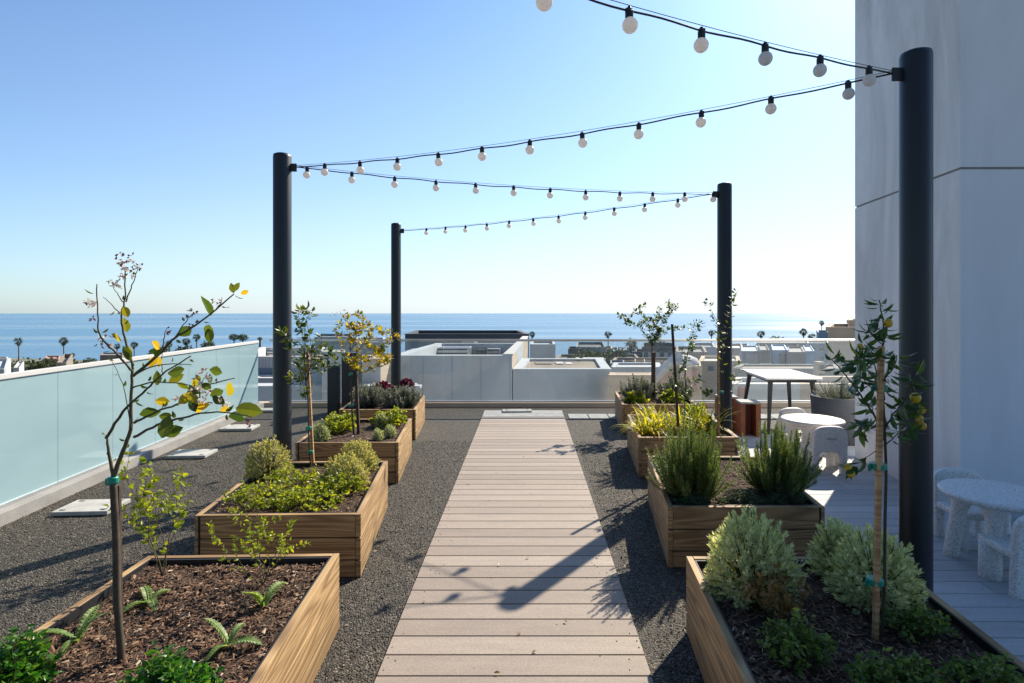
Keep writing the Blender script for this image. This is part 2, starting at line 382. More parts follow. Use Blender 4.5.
# loose pebbles on the near gravel
b = MB()
def in_walk(x, y): return -.66 < x < .61
cnt = 0
PL = {}
QUADS = {
 'L1': [(-1.87, 1.60), (-.86, 1.62), (-.933, 2.868), (-1.88, 2.84)],
 'L2': [(-1.971, 3.389), (-.984, 3.414), (-1.117, 4.64), (-2.09, 4.61)],
 'L3': [(-2.125, 5.26), (-1.173, 5.28), (-1.285, 6.46), (-2.23, 6.44)],
 'L4': [(-2.30, 7.03), (-1.353, 7.05), (-1.446, 8.23), (-2.39, 8.21)],
 'R1': [(.70, 1.58), (1.70, 1.58), (1.80, 2.83), (.80, 2.833)],
 'R2': [(.888, 3.54), (1.866, 3.54), (1.99, 4.79), (1.035, 4.80)],
 'R3': [(1.09, 5.486), (2.07, 5.50), (2.18, 6.72), (1.203, 6.71)],
 'R4': [(1.267, 7.43), (2.25, 7.43), (2.36, 8.62), (1.36, 8.62)]}
def inquad(x, y, q, pad=0):
    c = V((sum(p[0] for p in q)/4, sum(p[1] for p in q)/4))
    for i in range(4):
        a = V(q[i]); e = V(q[(i+1) % 4])-a
        nrm = V((e.y, -e.x)).normalized()
        if (V((x, y))-a).dot(nrm) > pad: return False
    return True
rp = random.Random(5)
while cnt < 46000:
    y = 1.4+5.6*rp.random()**1.5; x = rp.uniform(-3.95, 2.0)
    if in_walk(x, y) or abs(x) > .97*y+.1: continue
    if any(inquad(x, y, q) for q in QUADS.values()): continue
    r = rp.uniform(.0025, .0065)*(1.7 if rp.random() < .03 else 1); h = r*rp.uniform(.5, .9); a = rp.uniform(0, 6.28)
    vs = []
    for k in range(4):
        rr = r*rp.uniform(.7, 1.2); vs.append(V((x+rr*math.cos(a+k*1.57), y+rr*math.sin(a+k*1.57), h*rp.uniform(.2, .8))))
    vs += [V((x+rp.uniform(-.3, .3)*r, y, h*1.25)), V((x, y, -.004))]
    b.add(vs, [(0, 1, 4), (1, 2, 4), (2, 3, 4), (3, 0, 4), (1, 0, 5), (2, 1, 5), (3, 2, 5), (0, 3, 5)]); cnt += 1
o = b.build('loose_pebbles', M['pebbles']); tag(o, kind='stuff')
b = MB(); rq = random.Random(8)
for k in range(150):
    y = 1.6+5*rq.random()**1.4; side = rq.random() < .5; x = (-.64+.14*rq.random()**2) if side else (.55-.14*rq.random()**2)
    if k % 5 == 0: x = rq.uniform(-.6, .5)
    q_ = rq.uniform(.002, .0045); a = rq.uniform(0, 6.28)
    vs = [V((x+q_*math.cos(a+j*1.57), y+q_*math.sin(a+j*1.57), .0155)) for j in range(4)]+[V((x, y, .015+q_))]
    b.add(vs, [(0, 1, 4), (1, 2, 4), (2, 3, 4), (3, 0, 4)])
o = b.build('stray_grit', M['pebbles']); tag(o, kind='stuff')
b = MB()
for k in range(90):
    y = 1.7+5.5*rq.random()**1.3; x = rq.uniform(-3.4, 1.2)
    if any(inquad(x, y, q, .02) for q in QUADS.values()): continue
    a = rq.uniform(0, 6.28); d = V((math.cos(a), math.sin(a), .1)); b.leaf(V((x, y, .022)), d, V((-math.sin(a), math.cos(a), rq.uniform(-.3, .3))), rq.uniform(.018, .035), .013, 0, rq.uniform(-.1, .3), .2)
o = b.build('fallen_leaves', M['bronze']); tag(o, kind='stuff')
# land and sea
b = MB(); nx, ny = 40, 14
vs = []; fs = []
for j in range(ny):
    for i in range(nx):
        x = -700+1400*i/(nx-1); y = 11+225*j/(ny-1)
        if j == ny-1: y += 14*math.sin(x*.013)+6*math.sin(x*.05)
        vs.append(V((x, y, -16.4-1.4*(j/(ny-1))**2+.25*noise.noise(V((x*.05, y*.05, 0))))))
for j in range(ny-1):
    for i in range(nx-1): a = j*nx+i; fs.append((a, a+1, a+nx+1, a+nx))
b.add(vs, fs)
b.add([V(p) for p in ((-700, -400, -16.45), (700, -400, -16.45), (700, 11.2, -16.45), (-700, 11.2, -16.45))], [(0, 1, 2, 3)])
o = b.build('ground', M['land'], smooth=True); tag(o, kind='structure')
b = MB(); vs = []; fs = []
ys = [215, 400, 800, 1600, 2600, 4600]; N = 24
for y in ys:
    for i in range(N+1):
        x = (-1+2*i/N)*(y*2.2+1200); vs.append(V((x, y, -18.0)))
for j in range(len(ys)-1):
    for i in range(N): a = j*(N+1)+i; fs.append((a, a+1, a+N+2, a+N+1))
b.add(vs, fs); o = b.build('sea', M['sea']); tag(o, kind='structure')
b = MB(); b.add([V((-700, 210, -17.93)), V((700, 210, -17.93)), V((700, 246, -17.98)), V((-700, 246, -17.98))], [(0, 1, 2, 3)])

# ------------------------------------------------------------------ curbs and fences
b = MB()
LA, LB = V((-3.60, -.2)), V((-4.31, 9.30))
dl = (LB-LA).normalized(); nl = V((-dl.y, dl.x))        # to the left
def strip(a, c, off0, off1, z0, z1, mb, mi=0):
    d = (c-a).normalized(); n = V((-d.y, d.x))
    mb.prism([tuple(a+n*off0), tuple(c+n*off0), tuple(c+n*off1), tuple(a+n*off1)], z0, z1, mi)
strip(LA, LB, -.045, .14, -.02, .10, b)
o = b.build('curb', M['concrete'], bevel=.006); tag(o, kind='structure')
b = MB(); b.box((-4.5, 9.43, -.02), (10.9, 9.6, .078)); o = b.build('parapet_curb', M['beige'], bevel=.006); tag(o, kind='structure')
fl = thing('glass_fence', (LA.x, LA.y, 0), 'frosted teal glass fence with white top rail along the left edge', 'fence')
seglen = (LB-LA).length; N = 13
for i in range(N):
    a = LA+dl*(seglen*i/N+.0015)+nl*.05; c = LA+dl*(seglen*(i+1)/N-.0015)+nl*.05
    m = MB(); strip(a, c, 0, .018, .095, 1.075, m); m.build('glass_panel', M['frost'], fl, bevel=.001)
m = MB(); strip(LA+nl*.036, LB+nl*.036, 0, .045, 1.078, 1.118, m); m.build('top_rail', M['white'], fl, bevel=.004)
m = MB(); strip(LA+nl*.036, LB+nl*.036, -.006, .04, .1, .125, m); m.build('base_channel', M['metal'], fl)
fr = thing('glass_fence', (-4.2, 9.5, 0), 'clear glass fence with thin metal handrail along the far edge', 'fence')
x = -4.22
while x < 9.5:
    m = MB(); m.box((x+.006, 9.505, .08), (x+1.424, 9.517, 1.09)); m.build('glass_panel', M['glass'], fr); x += 1.43
m = MB(); m.box((-4.26, 9.487, 1.092), (9.6, 9.535, 1.13)); m.build('top_rail', M['rail'], fr, bevel=.006)
m = MB(); m.box((-4.26, 9.492, .072), (9.6, 9.530, .105)); m.build('base_channel', M['metal'], fr)

# ------------------------------------------------------------------ stair tower
q = [(3.43, 4.48), (9.5, 4.48), (9.5, 6.19), (3.59, 6.19)]
tw = thing('stair_tower', (3.43, 4.48, 0), 'tall pale grey plastered building corner rising at the right of the terrace', 'building')
m = MB()
def face(m, a, c, z0, z1, mi): m.add([V((*a, z0)), V((*c, z0)), V((*c, z1)), V((*a, z1))], [(0, 1, 2, 3)], mi)
for (z0, z1) in ((-.02, 2.715), (2.735, 7.2)):
    face(m, q[0], q[1], z0, z1, 0); face(m, q[1], q[2], z0, z1, 0); face(m, q[2], q[3], z0, z1, 0); face(m, q[3], q[0], z0, z1, 1)
    m.add([V((*p, z1)) for p in q], [(0, 1, 2, 3)], 0); m.add([V((*p, z0)) for p in q], [(3, 2, 1, 0)], 0)
m.build('wall', [M['tower'], M['towerworn']], tw)
m = MB(); m.prism([(3.442, 4.492), (9.49, 4.492), (9.49, 6.18), (3.60, 6.18)], 2.70, 2.75); m.build('reveal_joint', M['concrete'], tw)
m = MB(); m.prism([(3.40, 4.45), (9.53, 4.45), (9.53, 6.22), (3.57, 6.22)], 7.2, 7.26); m.build('roof_cap', M['metal'], tw)
m = MB(); m.box((-.012, -.06, -.06), (.0, .06, .06)); m.box((-.03, -.045, -.05), (-.012, .045, .045))
ob = m.build('outlet_box', M['metal'], tw, bevel=.003, local=True, loc=(.128, 1.46, .40), rz=-.093)

# ------------------------------------------------------------------ posts
POSTS = [((-2.05, 1.0), 1), ((-2.09, 4.9), 1), ((-1.99, 8.78), 1), ((2.04, 2.97), -1), ((2.115, 6.03), -1)]
PLAB = ['charcoal steel light post nearest the camera at the left planter row',
        'charcoal steel light post standing behind the second planter on the left',
        'charcoal steel light post by the far glass fence behind purple kale planter',
        'charcoal steel light post nearest the pale building, beside the shaded planter',
        'charcoal steel light post behind the yellow leaved planter near the long table']
def make_post(x, y, side, lab):
    t = thing('light_post', (x, y, 0), lab, 'post', 'steel posts carrying the string lights')
    m = MB(); m.lathe([(.074, -.02), (.075, 0), (.075, 2.925), (.071, 2.945), (.05, 2.955), (.0, 2.956)], (x, y, 0), 36)
    m.build('shaft', M['post'], t, smooth=False)
    for p in t.children[0].data.polygons:
        p.use_smooth = abs(p.normal.z) < .5
    m = MB(); m.box((x+side*.07 if side > 0 else x-.125, y-.006, 2.80), (x+.125 if side > 0 else x-.07, y+.006, 2.87)); m.build('bracket', M['blackmetal'], t, bevel=.003)
    m = MB(); m.lathe([(.12, 0.0), (.12, .012), (.0, .013)], (x, y, .002), 24); m.build('base_plate', M['blackmetal'], t)
for (xy, s), l in zip(POSTS[1:], PLAB[1:]): make_post(*xy, s, l)
def anchor(i):
    (x, y), s = POSTS[i]; return V((x+s*.12, y, 2.84))
def string(i, j, label, sag, t0, dt, n, fixed=None):
    a, c = anchor(i), (fixed or anchor(j))
    def pt(t, up=0): 
        p = a.lerp(c, t); p.z -= sag*4*t*(1-t)-up; p.z += .004*math.sin(t*57)*min(1, 8*t*(1-t)); return p
    t = thing('string_lights', a, label, 'string lights', 'strings of globe lights between the posts')
    m = MB(); m.tube([pt(k/70) for k in range(71)], .0045, 6); m.build('cable', M['black'], t, smooth=True)
    m = MB(); m.tube([a.lerp(c, k/30)+V((0, 0, .014-sag*.93*4*(k/30)*(1-k/30))) for k in range(31)], .0016, 5); m.build('support_wire', M['blackmetal'], t)
    for k in range(n):
        tt = t0+k*dt
        if tt > .985: break
        p = pt(tt); ln = V((U(-.006, .006), U(-.006, .006), 0))
        m = MB(); m.ball(p+V((0, 0, -.058))+ln, .031, n=16); m.lathe([(.012, -.03), (.012, -.018)], p+ln*.5, 12)
        bo = m.build('bulb', M['bulb'], t, smooth=True)
        m = MB(); m.lathe([(.0145, -.034), (.016, -.028), (.016, -.004), (.010, .004), (.006, .016), (.003, .017)], p+ln*.4, 12)
        m.box((p.x-.013, p.y-.007, p.z-.006), (p.x+.013, p.y+.007, p.z+.008))
        m.build('socket', M['black'], bo)
    return t
string(3, 0, 'topmost string of globe lights running out of frame from the post by the building', .085, .047, .087, 11, anchor(0))
string(3, 1, 'long string of globe lights from the building side post to the nearest left post', .08, .047, .0876, 11)
string(1, 4, 'string of globe lights from the nearest left post to the post by the long table', .06, .022, .0895, 11)
string(4, 2, 'lowest string of globe lights ending at the post by the far glass fence', .05, .0, .0815, 12)
make_post(*POSTS[0][0], 1, PLAB[0])

# ------------------------------------------------------------------ planters
def panel(root, a, c, out, boards, z0=0.0, name='side_panel', over=0):
    """boards stacked on edge from a to c (2-D), thickness outwards"""
    d = (c-a); L = d.length; rz = math.atan2(d.y, d.x)
    m = MB(); z = z0+.004
    for h in boards:
        m.box((-over, U(0, .0025), z), (L+over, .032, z+h-.007)); z += h
    w = V(root.location)
    if name in ('front_panel', 'back_panel'):
        for u in (-.010, L+.001):
            k = MB(); k.box((u, -.002, .006), (u+.009, .03, z-.009)); k.build('corner_trim', M['blackmetal'], root, local=True, loc=(a.x-w.x, a.y-w.y, 0), rz=rz)
    o = m.build(name, M['wood'], root, local=True, loc=(a.x-w.x, a.y-w.y, 0), rz=rz, bevel=.0022)
    return o
def hsoil(x, y, s): return .348+.014*noise.noise(V((x*3, y*3, s)))+.012*noise.noise(V((x*11, y*11, s)))
SOIL = {}
def planter(key, lab, chips, mlab):
    q = [V(p) for p in QUADS[key]]
    c = V((sum(p.x for p in q)/4, sum(p.y for p in q)/4))
    t = thing('planter_box', (c.x, c.y, 0), lab, 'planter', 'wooden planter boxes beside the path')
    bd = (.105, .135, .143)
    top = .385
    for i in range(4):
        a, e = q[i], q[(i+1) % 4]; d = (e-a).normalized()
        name = ('front_panel', 'side_panel', 'back_panel', 'side_panel')[i]
        ins = .034 if i % 2 == 0 else 0
        panel(t, a+d*ins, e-d*ins, None, bd, name=name)
    # liner and rim
    m = MB(); inn = []
    for p in q: inn.append(p+(c-p).normalized()*.052)
    inn2 = [p+(c-p).normalized()*.064 for p in q]
    for i in range(4):
        a, e, e2, a2 = inn[i], inn[(i+1) % 4], inn2[(i+1) % 4], inn2[i]
        m.prism([tuple(a), tuple(e), tuple(e2), tuple(a2)], .02, .378)
    m.build('liner', M['liner'], t)
    # mulch: height field and chips
    m = MB(); n = 34 if chips > 1500 else 16; s = hash(key) % 1 + ord(key[0])*.1+int(key[1])
    def qp(u, v): return inn2[0].lerp(inn2[1], u).lerp(inn2[3].lerp(inn2[2], u), v)
    vs = []; fs = []
    for j in range(n+1):
        for i in range(n+1):
            p = qp(i/n, j/n); vs.append(V((p.x, p.y, hsoil(p.x, p.y, s)+U(-.004, .004))))
    for j in range(n):
        for i in range(n): a = j*(n+1)+i; fs.append((a, a+1, a+n+2, a+n+1))
    m.add(vs, fs, 0)
    for k in range(chips):
        p = qp(U(.02, .98), U(.02, .98)); z = hsoil(p.x, p.y, s)+U(-.002, .012)
        L = U(.008, .03)*(1.5 if random.random() < .1 else 1); W = L*U(.15, .45); a = U(0, 6.28); tl = U(-.45, .45)
        d = V((math.cos(a), math.sin(a), tl)).normalized(); sd = V((-math.sin(a), math.cos(a), U(-.5, .5))).normalized()
        o = V((p.x, p.y, z)); up = d.cross(sd)*W*.25
        m.add([o-d*L*.5-sd*W*.4, o-d*L*.4+sd*W*.5, o+d*L*.5+sd*W*.35, o+d*L*.45-sd*W*.5, o+up-d*L*.3, o+up+d*L*.3], [(0, 1, 4), (1, 2, 5, 4), (2, 3, 5), (3, 0, 4, 5)], 1)
    mo = m.build('bark_mulch', [M['soil'], M['chips']], loc=(c.x, c.y, .3))
    tag(mo, mlab, kind='stuff')
    SOIL[key] = lambda x, y: hsoil(x, y, s)
    return t
planter('L1', 'planter box nearest the camera on the left, sunlit tan side, holding the leafy lemon sapling', 9000, 'brown bark mulch in the nearest left planter')
planter('L2', 'second planter box on the left, holding ivy like herbs and three rounded shrubs', 3000, 'brown bark mulch in the second left planter')
planter('L3', 'third planter box on the left, holding pale green rosettes and a blossoming sapling', 1200, 'brown bark mulch in the third left planter')
planter('L4', 'farthest planter box on the left, holding grey lavender and purple kale', 700, 'brown bark mulch in the farthest left planter')
planter('R1', 'shaded planter box nearest the camera on the right, holding silvery shrubs and staked citrus', 9000, 'shaded bark mulch under the silvery shrubs')
planter('R2', 'second planter box on the right, holding two upright rosemary bushes', 3000, 'bark mulch between the two rosemary bushes')
planter('R3', 'third planter box on the right, holding yellow strap leaved plants', 1200, 'bark mulch under the yellow strap leaved plants')
planter('R4', 'farthest planter box on the right, holding lavender mounds and a small tree', 700, 'bark mulch in the farthest right planter')
def S(key, x, y): return V((x, y, SOIL[key](x, y)))
def at_soil(key, px, py, z=.35):
    Y = (H-z)*F/(py-CY); X = (px-CX)*Y/F
    return S(key, X, Y)

# ------------------------------------------------------------------ plants
def rnd_perp(d):
    s = d.cross(rdir()); return s.normalized() if s.length > 1e-3 else d.orthogonal().normalized()
def spurge(base, rx, ry, h, mat, label, tips, leafL=.028, leafW=.0055, per=24, name='rounded_shrub', cat='shrub', group=None, col2=None):
    t = thing(name, base, label, cat, group)
    fol, st = MB(), MB()
    c = base+V((0, 0, h*.18))
    for k in range(tips):
        # golden spiral over the upper dome and flanks
        zz = 1-(k+.5)/tips*1.25; a = k*2.39996+U(-.25, .25); rr = math.sqrt(max(0, 1-zz*zz))
        d = V((rr*math.cos(a), rr*math.sin(a), zz))
        lump = 1+.15*noise.noise(d*2.6+base*3)+.10*noise.noise(d*6+base)+U(-.05, .05)
        p = c+V((d.x*rx*lump, d.y*ry*lump, d.z*h*.82*lump))
        if p.z < base.z+.01: p.z = base.z+U(.01, .04)
        sd = (d+V((0, 0, .45))+rdir()*.25).normalized()
        ln = U(.05, .09)*(leafL/.028)
        if k % 3 == 0: st.tube([base+V((d.x, d.y, 0))*.03, c.lerp(p, .5)-V((0, 0, .02)), p], [.004, .003, .002], 4)
        for q in range(per):
            u = q/per; w = u**.8
            pos = p-sd*ln*(1-w)
            out = rnd_perp(sd)
            dd = (out*(1.0-.55*w)+sd*(.25+.75*w)).normalized()
            L = leafL*U(.75, 1.1)*(1-.3*w)
            fol.kite(pos, dd, dd.cross(sd).normalized() if dd.cross(sd).length > .01 else rnd_perp(dd), L, leafW*U(.8, 1.2), 0, .2)
    fol.build('foliage', mat, t); st.build('stem', M['twig'], t)
    return t
def needle_bush(base, r, h, stems, mat, label, needleL=.02, step=.008, lean=.55, name='rosemary_bush', cat='bush', group=None, per=3, w=.003):
    t = thing(name, base, label, cat, group); fol, st = MB(), MB()
    for k in range(stems):
        a = U(0, 6.283); rr = math.sqrt(U(0, 1)); o = V((math.cos(a), math.sin(a), 0))
        hh = h*(1-.4*rr**2)*U(.45, 1.12)*(1+.35*noise.noise(o*2+base))
        p = base+o*rr*r*.45
        tip = base+o*(rr*r*U(.6, 1.25))+V((0, 0, hh))
        mid = p.lerp(tip, .5)+o*r*.16*rr+rdir()*r*.05
        pts = []
        for i in range(9):
            u = i/8; pts.append(p.lerp(mid, u).lerp(mid.lerp(tip, u), u))
        st.tube(pts, [.0035*(1-.7*i/8) for i in range(9)], 4)
        L = sum((pts[i+1]-pts[i]).length for i in range(8)); n = int(L/step)
        for i in range(n):
            u = .12+.88*i/n; f = u*8; j = min(7, int(f)); pos = pts[j].lerp(pts[j+1], f-j); d = (pts[j+1]-pts[j]).normalized()
            for _ in range(per):
                o2 = rnd_perp(d); dd = (o2*.8+d*U(.5, 1.1)).normalized()
                nl_ = needleL*U(.7, 1.15)*(1-.55*max(0, u-.8)/.2)
                fol.kite(pos, dd, dd.cross(d).normalized(), nl_, w, 0, .15)
    fol.build('foliage', mat, t); st.build('stem', M['twig'], t); return t
def herb_patch(base, rx, ry, h, n, mat, label, leafL=.022, leafW=.016, name='leafy_herb', cat='herb', group=None, per=6):
    t = thing(name, base, label, cat, group); fol, st = MB(), MB()
    for k in range(n):
        a = U(0, 6.283); rr = math.sqrt(U(0, 1)); ox = math.cos(a)*rx*rr; oy = math.sin(a)*ry*rr
        hh = h*(1-.5*rr*rr)*U(.35, 1.25)*(1+.9*noise.noise(V((ox*9+base.x, oy*9+base.y, 1))))
        tip = base+V((ox+U(-.02, .02), oy+U(-.02, .02), hh)); p = base+V((ox*.75, oy*.75, -.004))
        st.tube([p, p.lerp(tip, .5)+rdir()*.008, tip], [.0016, .0013, .001], 3)
        for q in range(per):
            o = V((U(-1, 1), U(-1, 1), U(-.25, .45))).normalized()
            pos = tip-V((0, 0, hh*.35*U(0, 1)))+o*U(0, .012)
            L = leafL*U(.6, 1.3)
            fol.leaf(pos, o, rnd_perp(o)+V((0, 0, 0)), L, leafW*U(.7, 1.2), 0, U(.05, .35), .2) if L > .018 else fol.kite(pos, o, rnd_perp(o), L, leafW, 0)
    fol.build('foliage', mat, t); st.build('stem', M['twig'], t); return t
def pinnate(fol, base, az, L, W, rise, mi=0, droop=1.3, n=11):
    d = V((math.cos(az)*math.cos(rise), math.sin(az)*math.cos(rise), math.sin(rise))); q = base.copy(); step = L/n
    side = V((-math.sin(az), math.cos(az), 0))
    pts = []
    for i in range(n+1):
        pts.append(q.copy()); d = (d+V((0, 0, -droop/n))).normalized(); q = q+d*step
        t = i/n
        if i > 0:
            w = W*math.sin(math.pi*min(1, .12+t*.86))**.7
            for s in (-1, 1):
                dd = (side*s*.9+d*.55+V((0, 0, .15))).normalized()
                fol.leaf(q-d*step*.6, dd, d, w, step*2.1, mi, .25, .12)
    fol.tube(pts, [.004*(1-.7*i/n)+.0006 for i in range(n+1)], 4, mi)
def artichoke(base, n, L, label, seed_az=0, group='lobed artichoke seedlings in the mulch'):
    t = thing('artichoke_plant', base, label, 'plant', group); m = MB()
    for k in range(n):
        az = seed_az+k*2*math.pi/n+U(-.3, .3); ll = L*.62*U(.6, 1.15); pinnate(m, base, az, ll, ll*.17, U(.75, 1.35), 0, U(1.0, 2.0))
    m.build('leaf', M['artichoke'], t); return t
def twiggy(base, h, spread, stems, leafmat_, label, leafL=.02, leaves=9, name='twiggy_shrub', cat='shrub', rad=.003, group=None):
    t = thing(name, base, label, cat, group); fol, st = MB(), MB()
    def br(p, d, L, r, lvl):
        pts = [p]; n = 6; q = p.copy(); dd = d.copy()
        for i in range(n):
            dd = (dd+rdir()*.22+V((0, 0, .04))).normalized(); q = q+dd*L/n; pts.append(q.copy())
        st.tube(pts, [r*(1-.65*i/n) for i in range(n+1)], 5)
        for k in range(leaves):
            u = U(.25, 1)*n; j = min(n-1, int(u)); pos = pts[j].lerp(pts[j+1], u-j)
            o = (rnd_perp(dd)+dd*.5+V((0, 0, -.1))).normalized(); LL = leafL*U(.6, 1.25)
            fol.leaf(pos, o, rnd_perp(o), LL, LL*.62, 0, U(.05, .4), .2)
        if lvl < 2:
            for k in range(3 if lvl == 0 else 2):
                j = random.randint(2, n-1); br(pts[j], (dd+rnd_perp(dd)*U(.5, 1)).normalized(), L*U(.4, .6), r*.55, lvl+1)
    for k in range(stems):
        a = 2*math.pi*k/stems+U(-.4, .4); br(base.copy(), V((math.cos(a)*spread, math.sin(a)*spread, 1)).normalized(), h*U(.7, 1), rad, 0)
    fol.build('foliage', leafmat_, t); st.build('stem', M['twig'], t); return t
def tie(root, p, r, mat=None):
    m = MB(); m.lathe([(r+.003, -.012), (r+.0045, -.008), (r+.0045, .008), (r+.003, .012)], p, 14)
    m.box((p.x-r-.013, p.y-.004, p.z-.019), (p.x-r-.001, p.y+.003, p.z+.006)); m.build('tie', M['tie'], root, bevel=.002)
def smoothpts(pts, n=5):
    out = []
    for i in range(len(pts)-1):
        a, b_, c, d = pts[max(i-1, 0)], pts[i], pts[i+1], pts[min(i+2, len(pts)-1)]
        for k in range(n):
            u = k/n
            out.append(.5*((2*b_)+(c-a)*u+(2*a-5*b_+4*c-d)*u*u+(3*b_-a-3*c+d)*u**3))
    out.append(pts[-1]); return out
def sapling(key, bx, by, label, branches, Z, trunk, leafm, dens, LL, WW, name='citrus_sapling', cat='sapling', stake=None, ties=(), droop=.5, z_soil=.31, group='young trees in the planters', extra=None, depth=.09, stake_mat='darkstake', pretty=0):
    """branches: list of (points as bearings, start radius); all stand around distance Z"""
    base = S(key, (bx-CX)*Z/F, Z)
    t = thing(name, base, label, cat, group)
    off = lambda p, k: V((0, k, 0))
    tr = MB(); fol = MB(); brs = []
    tp = smoothpts([base-V((0, 0, .02))]+[P(x, y, Z) for x, y in trunk[0]])
    n = len(tp)-1
    tr.tube(tp, [trunk[1]+(trunk[2]-trunk[1])*i/n+(.35*trunk[1] if i == 0 else 0) for i in range(n+1)], 9)
    tr.build('trunk', M['bark'], t, smooth=True)
    bm_ = MB()
    for pts, r, dy in branches:
        k = len(pts)-1
        w = smoothpts([P(x, y, Z+dy*i/k) for i, (x, y) in enumerate(pts)])
        w = [p+rdir()*(.002 if 0 < i < len(w)-1 else 0) for i, p in enumerate(w)]
        bm_.tube(w, [r*(1-.6*i/(len(w)-1)) for i in range(len(w))], 6); brs.append(w)
        L = sum((w[i+1]-w[i]).length for i in range(len(w)-1))
        for q in range(int(L*dens)):
            u = U(.15, 1)**.8*(len(w)-1); j = min(len(w)-2, int(u)); pos = w[j].lerp(w[j+1], u-j); d = (w[j+1]-w[j]).normalized()
            o = (rnd_perp(d)+d*.5+V((0, 0, -droop*U(.2, 1.3)))).normalized(); l = LL*U(.6, 1.2)
            pet = pos+o*.008
            fol.leaf(pet, o, o.cross(V((0, 0, 1)))+rdir()*.6, l, WW*l/LL*U(.85, 1.15), 0, U(.1, .5), .16)
    bm_.build('branch', M['bark'] if not pretty else M['twig'], t, smooth=True)
    if extra: extra(t, fol, Z)
    fol.build('foliage', leafm, t)
    if stake:
        (x0, x1, ytop, w, dy) = stake
        a = S(key, (x0-CX)*Z/F, Z+dy); c = P(x1, ytop, Z); c.y += dy; a.z -= .02
        m = MB(); d = c-a; rz = V((0, 0, 1)).rotation_difference(d.normalized()).to_matrix().to_4x4()
        # drawn upright, then leant
        mm = Matrix.Translation(a) @ rz
        m.box((-w/2, -w/2, 0), (w/2, w/2, d.length), 0, mm); m.build('stake', M[stake_mat], t, bevel=.002)
    for (x, y, r) in ties: tie(t, P(x, y, Z), r)
    return t
def dleaf(fol, px, py, Z, Lpx, ang, wr=.55, mi=0, tilt=None):
    """one leaf with its middle at a bearing; ang degrees in the upright plane"""
    L = Lpx*Z/F; a = R(ang); d = V((math.cos(a), U(-.35, .35), math.sin(a))).normalized()
    p = P(px, py, Z)-d*L*.5+V((0, U(-.05, .05), 0))
    side = d.cross(V((U(-.5, .5), -1, U(-.5, .5)))).normalized()
    fol.leaf(p, d, side, L, L*wr, mi, U(-.15, .3), .12)
def blossoms(t, spots, Z):
    pet = MB(); bud = MB()
    for (x, y, r, n, pf) in spots:
        for k in range(n):
            p = P(x+U(-r, r), y+U(-r, r), Z)+V((0, U(-1, 1)*r*Z/F, 0))
            if random.random() < pf:
                for q in range(5):
                    o = rdir(); pet.leaf(p, o, rnd_perp(o), U(.010, .016), .006, 0, .3)
            else:
                o = rdir()
                for q in range(3):
                    o2 = (o+rdir()*.5).normalized(); bud.leaf(p, o2, rnd_perp(o2), U(.008, .015), .006, 0, .2)
    pet.add(bud.v, bud.f, 1); pet.build('blossom', [M['petal'], M['bud']], t)

# --- nearest left: lemon sapling, traced branch by branch
ZL = 2.03
def lemon_extra(t, fol, Z):
    ye = MB()
    for a in ((128,312,15,-60),(120,325,17,100),(117,338,17,-30),(152,346,17,-35),(146,362,15,60),(164,361,13,85),(180,371,22,10),(151,379,17,95),(168,380,18,30),(155,403,17,-5),(207,336,18,-70),(185,398,20,40),(196,381,15,60),(224,390,20,70),(240,287,12,50),(233,288,12,100),(238,292,10,20),(158,418,16,0),(205,405,16,10),(214,385,15,-20),(176,388,14,-40),(192,412,12,10),(128,352,16,100),(199,397,14,-60),(230,408,14,10)):
        dleaf(ye, a[0], a[1], Z, a[2]*.88, a[3], .6)
    for a in ((201,305,25,95),(182,331,20,35),(128,353,18,110),(217,371,17,-10),(146,414,22,10),(173,424,25,80),(176,430,22,20),(247,411,29,-10),(188,395,22,110),(203,330,18,60),(210,395,20,20),(219,400,17,-30),(196,405,18,-50),(148,352,12,10),(243,415,22,0),(166,352,10,60)):
        dleaf(fol, a[0], a[1], Z, a[2]*.9, a[3], .62)
    ye.build('yellow_foliage', M['lemonleaf'], t)
    blossoms(t, [(125,262,8,26,.3),(126,272,5,10,.6),(115,284,4,9,.7),(91,303,4,8,.8),(107,343,7,12,.6),(138,267,3,5,.1),(204,390,14,34,.6),(205,372,5,9,.4),(167,330,3,5,.2),(191,313,4,9,.1),(216,304,4,8,.1),(193,323,3,5,.1),(250,423,3,6,.1),(226,400,5,8,.8),(92,318,2,4,.2),(180,400,5,6,.8)], Z)
